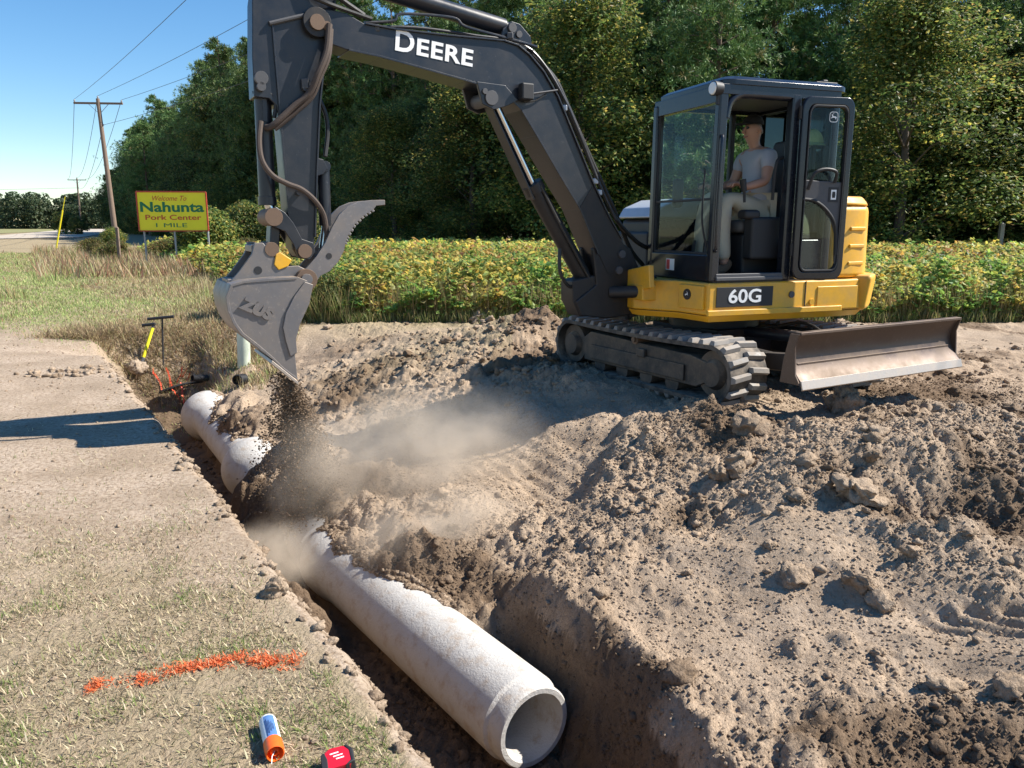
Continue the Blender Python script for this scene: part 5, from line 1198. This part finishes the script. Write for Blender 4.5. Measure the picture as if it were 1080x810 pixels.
# ================================================================== concrete pipes
m_, t_, b_ = new_mat('precast_concrete'); p_ = geo(t_)
n1 = noise(t_, 5, 8, .65, p_); n2 = noise(t_, 60, 5, .7, p_); n3 = noise(t_, 11, 6, .7, p_)
c_ = mix(t_, n1.outputs[0], (.42, .40, .375), (.52, .50, .47)); c_ = mix(t_, ramp(t_, n2.outputs[0], [(.60, 0), (.75, 1)]).outputs[0], c_, (.36, .34, .31))
c_ = mix(t_, mathn(t_, 'MULTIPLY', ramp(t_, n3.outputs[0], [(.50, 0), (.72, 1)]).outputs[0], .75), c_, (.33, .235, .155))
t_.links.new(c_, b_.inputs['Base Color']); b_.inputs['Roughness'].default_value = .8
pr_ = bump(t_, b_, n2.outputs[0], .7, .008); bump(t_, b_, noise(t_, 20, 4, .6, p_).outputs[0], .2, .01, pr_); CONC = m_
def pipe(A, Bv, label, ro=.222, ri=.166, rb=.26):
    """A = spigot end nearest the road camera, B = bell end"""
    A, Bv = Vector(A), Vector(Bv); L = (Bv-A).length; X = (Bv-A).normalized(); Y = X.cross(Vector((0, 0, 1))).normalized(); M = frame(A, X, Y)
    prof = [(0, ri+.006), (0, ro-.026), (.010, ro-.018), (.095, ro-.016), (.110, ro), (L-.42, ro), (L-.36, ro+.1*(rb-ro)), (L-.29, ro+.45*(rb-ro)), (L-.23, ro+.78*(rb-ro)), (L-.17, ro+.95*(rb-ro)), (L-.10, rb), (L-.04, ro+.97*(rb-ro)), (L-.008, ro+.8*(rb-ro)), (L, ro+.6*(rb-ro)), (L, ro-.010), (L-.09, ro-.014), (L-.10, ri), (.30, ri), (.012, ri), (0, ri+.006)]
    n = 64; vs, fs = [], []
    for (x, r) in prof:
        for j in range(n):
            a = 2*math.pi*j/n; vs.append((x, r*math.cos(a), r*math.sin(a)))
    for i in range(len(prof)-1):
        for j in range(n): fs.append((i*n+j, i*n+(j+1) % n, (i+1)*n+(j+1) % n, (i+1)*n+j))
    m = MB(M); m.add(vs, fs); o = m.build('concrete_pipe', CONC, None, .0); return tag(o, label, 'pipe', 'concrete pipes laid in the trench')
def pax(u, v, z): q = at_z(u, v, z); return Vector(q)
PA = pax(564, 768, -.84); PB = pax(350, 588, -.84); PC = pax(267, 492, -.84); PDp = pax(218, 437, -.84)
pipe(PA, PB, 'near white concrete pipe, open end facing the camera with soil across its back', rb=.250)
PBx = PB+(PC-PB).normalized()*.0
pipe(PBx-(PC-PBx).normalized()*.0, PC, 'middle concrete pipe mostly buried under falling soil, its bell end showing', rb=.315)

pipe(PC, PDp, 'farthest concrete pipe with a rounded white bell end half covered by soil', rb=.315)
# crumbs spilled where the backfill meets the pipes
def spill(A, Bv, ro, rb, n, s0=.5):
    A, Bv = np.array(A), np.array(Bv); L = np.linalg.norm(Bv-A); X = (Bv-A)/L; Yv = np.array([X[1], -X[0], 0]); Yv /= np.linalg.norm(Yv)
    u = rs.uniform(s0, L, n); o = rs.uniform(-1, 1, n); rad = ro+(rb-ro)*sst(L-.38, L-.12, u)
    P = A+X*u[:, None]+Yv*(o*rad)[:, None]; zs_ = P[:, 2]+np.sqrt(np.maximum(rad**2-(o*rad)**2, 0)); h = bil(H, P[:, 0], P[:, 1]); d = h-zs_
    k = (d > -.075-.05*rs.rand(n)) & (d < .03); P, zs_, h = P[k], zs_[k], h[k]; P[:, 2] = np.maximum(zs_, h); return P
Psp = np.concatenate([spill(PA, PB, .222, .25, 26000, .95), spill(PB, PC, .222, .315, 12000, .0), spill(PC, PDp, .222, .315, 14000, .0)])
r = .004+.022*rs.rand(len(Psp))**2.5
V, Fc, nv = lumps(Psp, r, 2); z = np.zeros((len(Psp), 3)); z[:, 0] = rs.uniform(.2, .9, len(Psp))
tag(np_mesh('spilled_soil', V, Fc, SOIL, {'zone': np.repeat(z, nv, 0)}, smooth=True), 'crumbs of backfill spilled along the edge of soil on the pipes', 'soil', kind='stuff')

# ================================================================== falling soil and dust
rng = np.random.RandomState(9)
L0 = bfn(lipA, -BW_); L1 = bfn(lipA, BW_); n = 62000
t = rng.rand(n)**.8; z0 = L0.z - .02; drop = t*(z0+.72)
fil = rng.randint(0, 46, n); fe = rng.rand(46)**.8; fo_ = rng.normal(size=(46, 2)); e = np.clip(fe[fil]+rng.normal(size=n)*.03, 0, 1); bx = L0.x+(L1.x-L0.x)*e; by = L0.y+(L1.y-L0.y)*e; spread = .035+.24*t
x = bx+(fo_[fil, 0]*.8+rng.normal(size=n)*.42)*spread*.75+.10*t-.02; y = by+(fo_[fil, 1]*.8+rng.normal(size=n)*.42)*spread*.5; z = z0-drop
P = np.stack([x, y, z], -1); r = .002+.012*rng.rand(n)**6
V, Fc, nv = lumps(P, r, 1); zz = np.zeros((n, 3)); zz[:, 0] = rng.uniform(.6, 1, n)
tag(np_mesh('falling_soil', V, Fc, SOIL, {'zone': np.repeat(zz, nv, 0)}, smooth=True), 'curtain of loose soil pouring off the bucket lip into the trench', 'soil', kind='stuff')
def dust(name, c, d, rot, dens, label, scale=2.2, thr=(.42, .75)):
    bm = bmesh.new(); bmesh.ops.create_icosphere(bm, subdivisions=3, radius=1); me = bpy.data.meshes.new(name); bm.to_mesh(me); bm.free()
    o = bpy.data.objects.new(name, me); COL.objects.link(o); o.location = c; o.scale = d; o.rotation_euler = (0, 0, R(rot))
    mt = bpy.data.materials.new(name); mt.use_nodes = True; t = mt.node_tree; t.nodes.remove(t.nodes['Principled BSDF'])
    v = N(t, 'ShaderNodeVolumePrincipled'); v.inputs['Color'].default_value = (.94, .82, .68, 1); v.inputs['Anisotropy'].default_value = .1
    tc = N(t, 'ShaderNodeTexCoord'); ln = N(t, 'ShaderNodeVectorMath', operation='LENGTH'); t.links.new(tc.outputs['Object'], ln.inputs[0])
    fall = ramp(t, ln.outputs['Value'], [(.15, 1), (.95, 0)]); fall.color_ramp.interpolation = 'EASE'
    nz = noise(t, scale, 5, .62, geo(t), .6); k = ramp(t, nz.outputs[0], [(thr[0], 0), (thr[1], 1)])
    t.links.new(mathn(t, 'MULTIPLY', mathn(t, 'MULTIPLY', fall.outputs[0], k.outputs[0]), dens), v.inputs['Density'])
    t.links.new(v.outputs[0], t.nodes['Material Output'].inputs['Volume']); me.materials.append(mt)
    tag(o, label, 'dust', kind='stuff')
dust('dust_cloud', at_y(452, 470, 5.9), (1.15, 1.0, .62), 25, 4.2, 'pale tan dust drifting right of the falling soil', 2.6, (.36, .78))
dust('dust_cloud', at_y(470, 560, 4.95), (.85, .55, .34), 25, 7.0, 'low dust rolling over the soil behind the near pipe', 3.2, (.38, .75))
dust('dust_cloud', at_y(288, 590, 4.85), (.38, .38, .34), 0, 8, 'small dust puff beside the far end of the near pipe', 4, (.35, .75))
dust('dust_cloud', at_y(340, 510, 5.5), (.50, .50, .70), 0, 5.5, 'dust around the foot of the falling soil', 3, (.36, .78))

# ================================================================== small things
ORANGE = plain('orange_plastic', (.90, .13, .015), .35, 0, .02)
def on_ground(u, v):
    d = ray(u, v); t = .8
    while t < 60:
        t += .004 if t < 4 else .02; q = Vector((0, 0, CAMZ))+d*t
        if q.z < gz(q.x, q.y): return Vector((q.x, q.y, gz(q.x, q.y)))
    return q
# marking paint can lying on the turf
a = on_ground(290, 800); b = on_ground(281, 762); a.z += .034; b = a+(b-a).normalized()*.19; b.z = a.z
can = thing('paint_can', 'white and blue marking paint can with orange cap lying on the near turf', 'spray can', a)
X = (b-a).normalized(); a.z -= .008; M = frame(a, X, X.cross(Vector((0,0,1)))*-1) @ Matrix.Scale(.78, 4)
def lathe(m, prof, n=36, part=None):
    vs, fs = [], []
    for (x, r) in prof:
        for j in range(n): an = 2*math.pi*j/n; vs.append((x, r*math.cos(an), r*math.sin(an)))
    for i in range(len(prof)-1):
        for j in range(n):
            if part and not part(2*math.pi*(j+.5)/n): continue
            fs.append((i*n+j, i*n+(j+1)%n, (i+1)*n+(j+1)%n, (i+1)*n+j))
    m.add(vs, fs)
LB = plain('white_label', (.72, .74, .78), .35, .0, .03, 90, .06)
m = MB(M); lathe(m, [(.02, 0), (.02, .031), (.035, .033), (.182, .033), (.19, .031), (.194, .027), (.190, .020), (.188, 0)]); m.build('can_body', LB, can)
m = MB(M); lathe(m, [(.040, .0334), (.178, .0334)], 36, lambda an: 1.05 < an < 2.25); m.build('label_panel', plain('blue_label', (.09, .19, .42), .4, 0, .03, 60, .3), can)
m = MB(M); lathe(m, [(.188, .0315), (.193, .029), (.191, .026)]); m.build('can_rim', CHROME, can)
m = MB(M); lathe(m, [(.045, .0345), (.0, .0355), (-.022, .033), (-.024, .030), (-.006, .027), (.004, .018), (-.012, .016), (-.018, .010), (.004, .008), (.006, 0)]); m.build('cap', ORANGE, can)
m = MB(M); m.tube([(-.001, -.004, .002), (-.024, .012, -.006), (-.05, .018, -.018)], .0016, 6); m.build('nozzle_wire', WHITE, can)
m = MB(M)
for k in range(7): 
    an = 1.15+.13*k; m.box((.10+.01*(k % 2), .0337*math.cos(an), .0337*math.sin(an)), (.10-.01*k, .0012, .0018), (0, 0, 0))
m.build('label_print', plain('label_ink', (.03, .05, .12), .5), can)
# tape measure at the bottom edge
a = on_ground(357, 813); tm_ = thing('tape_measure', 'red and black tape measure lying at the bottom edge of the turf', 'tape measure', a)
M = Matrix.Translation(a+Vector((0, 0, .024))) @ Euler((R(8), R(-6), R(20))).to_matrix().to_4x4()
RED = plain('red_plastic', (.55, .012, .03), .35, 0, .02)
m = MB(M); m.prism([(-.04, -.036), (.036, -.036), (.042, -.025), (.042, .012), (.026, .034), (-.022, .038), (-.038, .024)], lambda p, o: (p[0], p[1], o), -.022, .022); m.build('tape_case', RED, tm_, .007)
m = MB(M); m.prism([(.015, -.039), (.045, -.032), (.046, .012), (.030, .036), (.022, .034), (.034, .010), (.034, -.025)], lambda p, o: (p[0], p[1], o), -.019, .024); m.prism([(-.046, -.038), (-.028, -.038), (-.026, .0), (-.032, .03), (-.044, .02)], lambda p, o: (p[0], p[1], o), -.019, .024); m.build('rubber_grip', PLAST, tm_, .005)
m = MB(M)
for k, (x0, x1) in enumerate(((-.018, .006), (-.010, .016), (-.004, .018))): m.box(((x0+x1)/2, .014-.011*k, .0226), (x1-x0, .004, .001))
m.build('tape_print', WHITE, tm_)
# sprayed line: tinted blades and specks
rng = np.random.RandomState(77); pts = [on_ground(u, v) for u, v in ((92, 727), (130, 720), (175, 712), (205, 703), (250, 697), (285, 700), (316, 698))]; path = spline(pts, 12)
n = 11000; i = rng.randint(0, len(path)-1, n); f = rng.rand(n); wgt = np.array([1 if k > 36 else .42 for k in range(len(path))]); kp = rng.rand(n) < wgt[i]; i, f = i[kp], f[kp]; n = len(i)
bx = np.array([path[a_].x+(path[a_+1].x-path[a_].x)*c for a_, c in zip(i, f)]); by = np.array([path[a_].y+(path[a_+1].y-path[a_].y)*c for a_, c in zip(i, f)])
bx += rng.normal(size=n)*.012; by += rng.normal(size=n)*.022; kk = rng.rand(n) < .10+.75*sst(-.05, .3, fbm(bx*11, by*16, 4, 8)); bx, by = bx[kk], by[kk]; n = len(bx)
V, k, T = blades(n, bx, by, rng.uniform(.006, .022, n), rng.uniform(.003, .0055, n), [(.70, .12, .04), (.58, .16, .07), (.62, .24, .12)], [3, 2, 2], rng, lean=1.35, curve=.15, z0=.006)
Fb = np.concatenate([np.stack([k, k+1, k+2], -1), np.stack([k, k+2, k+4], -1), np.stack([k+4, k+2, k+3], -1)])
tag(np_mesh('paint_line', V, Fb, GRASSM, {'tint': T}), 'broken orange spray paint line across the dry turf', 'paint mark')
# pit tools
sh0 = on_ground(147, 391); sh1 = at_y(161, 346, sh0.y+.28)
sv = thing('shovel', 'yellow handled shovel leaning in the far pit with its blade in a pale clod', 'shovel', sh0)
YF = plain('yellow_fibreglass', (.80, .68, .02), .4, 0, .02)
m = MB(); d_ = (sh1-sh0); m.tube([sh0+d_*.28, sh1], .022, 12); m.build('shaft', YF, sv)
m = MB(); m.tube([sh0+d_*.02, sh0+d_*.30], [.03, .026], 12); 
m.prism([(-.10, .12), (.10, .12), (.11, -.05), (.06, -.15), (0, -.2), (-.06, -.15), (-.11, -.05)], lambda p, o: tuple(sh0+Vector((p[0], o+p[1]*.12, p[1]))), -.004, .004); m.build('shovel_blade', GREYP, sv, .003)
m = MB(); tp_ = sh1+d_.normalized()*.05; m.tube([sh1, tp_], .018, 10); m.tube([tp_+Vector((-.16, 0, -.01)), tp_+Vector((.02, 0, .01))], .022, 12); m.build('handle_grip', PLAST, sv)
c0 = on_ground(172, 392); c1 = at_y(171, 335, c0.y+.05)
pb = thing('probe_rod', 'thin black probe rod with a crossbar handle standing beside the shovel', 'probe', c0)
m = MB(); m.tube([c0-Vector((0, 0, .1)), c1], .012, 8); m.build('rod', PLAST, pb); m = MB(); m.tube([c1+Vector((-.20, 0, -.02)), c1+Vector((.16, 0, .015))], .02, 10); m.build('crossbar', PLAST, pb)
q = on_ground(144, 393); V, Fc, nv = lumps(np.array([[q.x, q.y, q.z+.05]]), np.array([.16]), 4, .05)
V = V+(fbm(V[:, 0]*12, V[:, 1]*12+V[:, 2]*9, 5, 5)*.03)[:, None]
tag(np_mesh('sand_clod', V, Fc, SOIL, {'zone': np.tile([[0, 0, 1.]], (len(V), 1))}, smooth=True), 'pale sandy clod at the foot of the yellow handled shovel', 'clod')
# pvc riser
g = on_ground(257, 386); pv = MB(); A_ = Vector((g.x, g.y, g.z-.15)); top = at_y(256, 330, g.y-.02); n_ = 28
pvm = plain('pale_green_pvc', (.56, .62, .50), .4, 0, .03, 20)
dv = (top-A_).normalized(); Mx = frame(A_, dv, dv.orthogonal()); pvt = thing('pvc_riser', 'pale green plastic riser pipe standing behind the bucket', 'pipe', g)
m = MB(Mx); Lp = (top-A_).length; lathe(m, [(0, .085), (Lp, .085), (Lp, .078), (.1, .078)]); m.build('pipe_wall', pvm, pvt)
m = MB(Mx); lathe(m, [(Lp-.12, .087), (Lp-.12, .099), (Lp+.01, .099), (Lp+.01, .087)]); m.build('pipe_collar', plain('red_primer', (.42, .12, .06), .6), pvt)
# corrugated drain ends
for (u, v, s_, lb) in ((258, 403, 1.0, 'black corrugated drain pipe stub below the pale riser'), (219, 402, .7, 'torn black drain pipe end left of the corrugated stub')):
    g = on_ground(u, v); Mx = Matrix.Translation(g+Vector((0, 0, .04))) @ Euler((0, R(-8), R(-95 if s_ == 1 else -130))).to_matrix().to_4x4()
    m = MB(Mx); pf = []
    for k in range(14): pf += [(k*.016, .06*s_), (k*.016+.008, .068*s_)]
    pf += [(.22, .055*s_), (0, .052*s_), (0, .06*s_)]; lathe(m, pf, 24); tag(m.build('drain_pipe', PLAST), lb, 'drain pipe')
g0 = on_ground(170, 416); g1 = on_ground(214, 405); m = MB(); m.tube(spline([g0+Vector((0,0,.02)), g0.lerp(g1, .5)+Vector((0,0,.05)), g1+Vector((0,0,.03))]), .018, 8); tag(m.build('black_cable', PLAST), 'black cable lying in front of the orange marking flag', 'cable')
# marking flag
g = on_ground(179, 411); fl = thing('marking_flag', 'crumpled red orange marking flag on the soil near the far pipe', 'flag', g)
FLG = plain('orange_vinyl', (.75, .10, .04), .5)
m = MB(); m.tube([g, g+Vector((.0, .02, .16))], .004, 6); m.build('wire_stake', FLG, fl)
rr_ = random.Random(4)
for k in range(7):
    x0, y0 = g.x+rr_.uniform(-.14, .16), g.y+rr_.uniform(-.08, .14); an = rr_.uniform(0, 6.28); m = MB(); vs = []
    for j in range(7):
        px_, py_ = x0+.035*j*math.cos(an)+rr_.uniform(-.012, .012), y0+.03*j*math.sin(an)+rr_.uniform(-.012, .012); zz_ = gz(px_, py_)+.025+.03*abs(math.sin(j*1.3+k))
        vs += [(px_-.010*math.sin(an), py_+.010*math.cos(an), zz_), (px_+.010*math.sin(an), py_-.010*math.cos(an), zz_+.014)]
    m.add(vs, [(2*j, 2*j+1, 2*j+3, 2*j+2) for j in range(6)]); m.build('flag_ribbon', FLG, fl)

# ================================================================== sign
YS = at_y(182, 223, 28.0); hw = (217-145)/2/FPX*26.6; hh = 41/2/FPX*26.8
sg = thing('welcome_sign', 'yellow roadside sign on metal posts reading Nahunta Pork Center 1 Mile', 'sign', (YS.x, YS.y, gz(YS.x, YS.y)))
sx_ = Vector((1, .12, 0)).normalized(); sn_ = Vector((.12, -1, 0)).normalized(); sz_ = Vector((0, 0, 1))
def sf(p, o): return YS+sx_*p[0]+sn_*o+sz_*p[1]
m = MB(); m.prism([(-hw, -hh), (hw, -hh), (hw, hh), (-hw, hh)], sf, -.03, 0); bd = m.build('sign_board', plain('sign_yellow', (.95, .78, .015), .45, 0, .02, 3, .08), sg)
RB = plain('sign_red_border', (.45, .06, .03), .6)
m = MB(); t_w = .04
for p, q in (((-hw, hh), (hw, hh)), ((-hw, -hh), (hw, -hh)), ((-hw, -hh), (-hw, hh)), ((hw, -hh), (hw, hh))): m.bar(sf(p, .0), sf(q, .0), .05, .04, (0, 0, 1) if p[1] == q[1] else (1, 0, 0))
m.build('sign_frame', RB, sg, .004)
GR = plain('sign_green', (.005, .17, .06), .5); RDs = plain('sign_red', (.62, .09, .02), .5)
def stext(txt, size, x, y, mat, width, bold=.01, shear=0, nm='sign_lettering', parent=bd):
    M = frame(sf((x, y), .004), sx_, sz_); o = text_obj(txt, size, M, mat, nm, parent, bold, .003, 1, shear)
    inv = M.inverted(); xs = [(inv @ v.co).x for v in o.data.vertices]; k = width/(max(xs)-min(xs)); o.data.transform(M @ Matrix.Diagonal((k, 1, 1, 1)) @ inv)
stext('Welcome To', .24, -.10, hh*.66, RDs, hw*.98, .0, .35)
stext('Nahunta', .46, -.02, hh*.20, GR, hw*1.84, .013)
stext('Pork Center', .24, -.0, -hh*.32, RDs, hw*1.62, .004)
stext('1 MILE', .20, -.10, -hh*.72, GR, hw*.90, .0, 0)
PST = plain('galvanised_post', (.33, .34, .35), .6, .3)
for x in (-hw*.88, 0, hw*.97):
    f_ = sf((x, 0), -.06); m = MB(); m.bar((f_.x, f_.y, gz(f_.x, f_.y)-.1), (f_.x, f_.y, YS.z+hh*.9), .07, .05, (1, 0, 0)); m.build('sign_post', PST, sg, .004)
# ================================================================== utility poles and wires
WOOD = plain('weathered_pole_wood', (.20, .145, .11), .9, 0, .5, 6, .25)
INS = plain('grey_insulator', (.25, .25, .26), .4)
def upole(P, hgt, lean, label, arm_w, ax):
    b = Vector((P[0], P[1], gz(P[0], P[1]))); o = thing('utility_pole', label, 'utility pole', b, 'wooden utility poles along the road')
    top = b+Vector((lean, 0, hgt)); m = MB(); m.tube([b-Vector((0, 0, .4)), b.lerp(top, .5), top], [.17, .145, .11], 14); m.build('pole_shaft', WOOD, o)
    c = b.lerp(top, .97); axv = Vector(ax).normalized(); m = MB(); m.bar(c-axv*arm_w/2, c+axv*arm_w/2, .12, .12); m.build('crossarm', WOOD, o, .008)
    m = MB(); dn_ = b.lerp(top, .90)
    for s in (-1, 1): m.bar(dn_, c+axv*s*arm_w*.22, .04, .02)
    m.build('crossarm_brace', PST, o); pts = []
    for k in (-.48, .0, .48):
        q = c+axv*arm_w*k+Vector((0, 0, .06 if k else .28)); m = MB(); m.tube([q, q+Vector((0, 0, .10)), q+Vector((0, 0, .16))], [.04, .055, .02], 10); m.build('insulator', INS, o); pts.append(q+Vector((0, 0, .16)))
    q = b.lerp(top, .83)+Vector((.14, 0, 0)); m = MB(); m.tube([q-Vector((.05, 0, 0)), q+Vector((.05, 0, 0))], .04, 8); m.build('insulator', INS, o); pts.append(q)
    return pts
p1 = at_y(124.5, 268, 52); p2 = at_y(86.5, 248, 137); rd = Vector((p1.x-p2.x, p1.y-p2.y, 0)).normalized(); ax1 = Vector((1, .10, 0))
tp1 = at_y(103, 104, 52); w1 = upole((p1.x, p1.y), tp1.z-gz(p1.x, p1.y), tp1.x-p1.x, 'near leaning wooden utility pole with a long crossarm', 2.95, ax1)
tp2 = at_y(81, 188, 137); w2 = upole((p2.x, p2.y), tp2.z-gz(p2.x, p2.y), tp2.x-p2.x, 'far small wooden utility pole at the end of the dirt road', 3.0, ax1)
m = MB(); q1_ = at_y(83, 244, 137); m.box(q1_+Vector((.0, -.2, 5.0)), (.4, .4, .6)); 
def wire(a, b, sag, label, r=.012):
    P = [a.lerp(b, i/24)+Vector((0, 0, -sag*4*(i/24)*(1-i/24))) for i in range(25)]; m = MB(); m.tube(P, r, 6); return tag(m.build('overhead_wire', HOSE), label, 'wire', 'overhead wires on the poles')
base = Vector((23, -33, 0))
wl = ['leftmost overhead wire climbing to the top edge from the near pole', 'middle overhead wire rising right from the near pole crossarm', 'right overhead wire rising right from the near pole crossarm', 'lowest overhead wire leaving the near pole below the crossarm']
ends = [Vector((22.5, -20, 10.4)), Vector((27.5, -16, 10.8)), Vector((29.5, -13, 10.4)), Vector((29, -14, 8.9))]
for k in range(4):
    wire(w1[k], ends[k], 1.0, wl[k], .011); wire(w2[k], w1[k], 1.4, ['leftmost wire sagging between the two poles', 'second wire from the left between the two poles', 'third wire from the left between the two poles', 'lowest wire between the two poles'][k], .016)
wire(w2[3], w2[3]+Vector((-120, 10, 1.5)), 1.0, 'thin wire leaving the far pole to the left over the field', .02)
# yellow guy guard
g = at_y(57, 249, 50); g.z = gz(g.x, g.y); t2_ = at_y(66, 222, 50); gg = thing('guy_guard', 'slanted yellow guy wire guard standing in the rough grass', 'guy guard', g)
m = MB(); m.tube([g-Vector((0,0,.1)), t2_], .05, 10); m.build('guard_sleeve', YF, gg); m = MB(); m.tube([t2_, t2_+(t2_-g)*.35], .02, 8); m.build('guy_wire', YF, gg)
# small posts
def wpost(u, v0, v1, Y, label, w_=.11, mat=WOOD, cat='post', nm='wooden_post'):
    q = at_y(u, v0, Y); q.z = gz(q.x, q.y); h = at_y(u, v1, Y).z; m = MB(); m.bar(q-Vector((0,0,.1)), (q.x+.02, q.y, h), w_, w_, (0, 1, 0)); m.add([(q.x-w_/2, q.y-w_/2, h), (q.x+w_/2, q.y-w_/2, h), (q.x+w_/2, q.y+w_/2, h), (q.x-w_/2, q.y+w_/2, h), (q.x+.02, q.y, h+w_*.6)], [(0,1,4),(1,2,4),(2,3,4),(3,0,4)])
    return tag(m.build(nm, mat, None, .006), label, cat)
wpost(126, 274, 240, 30, 'short weathered wooden post left of the yellow sign', .10)
wpost(1055, 250, 236, 33, 'grey stone like marker post beyond the bean field at the right', .16, plain('marker_grey', (.30, .28, .25), .8), 'post', 'marker_post')

# prototypes are not part of the scene
for root, a, b, nm in protos.values():
    for c in (a, b): COL.objects.unlink(c)
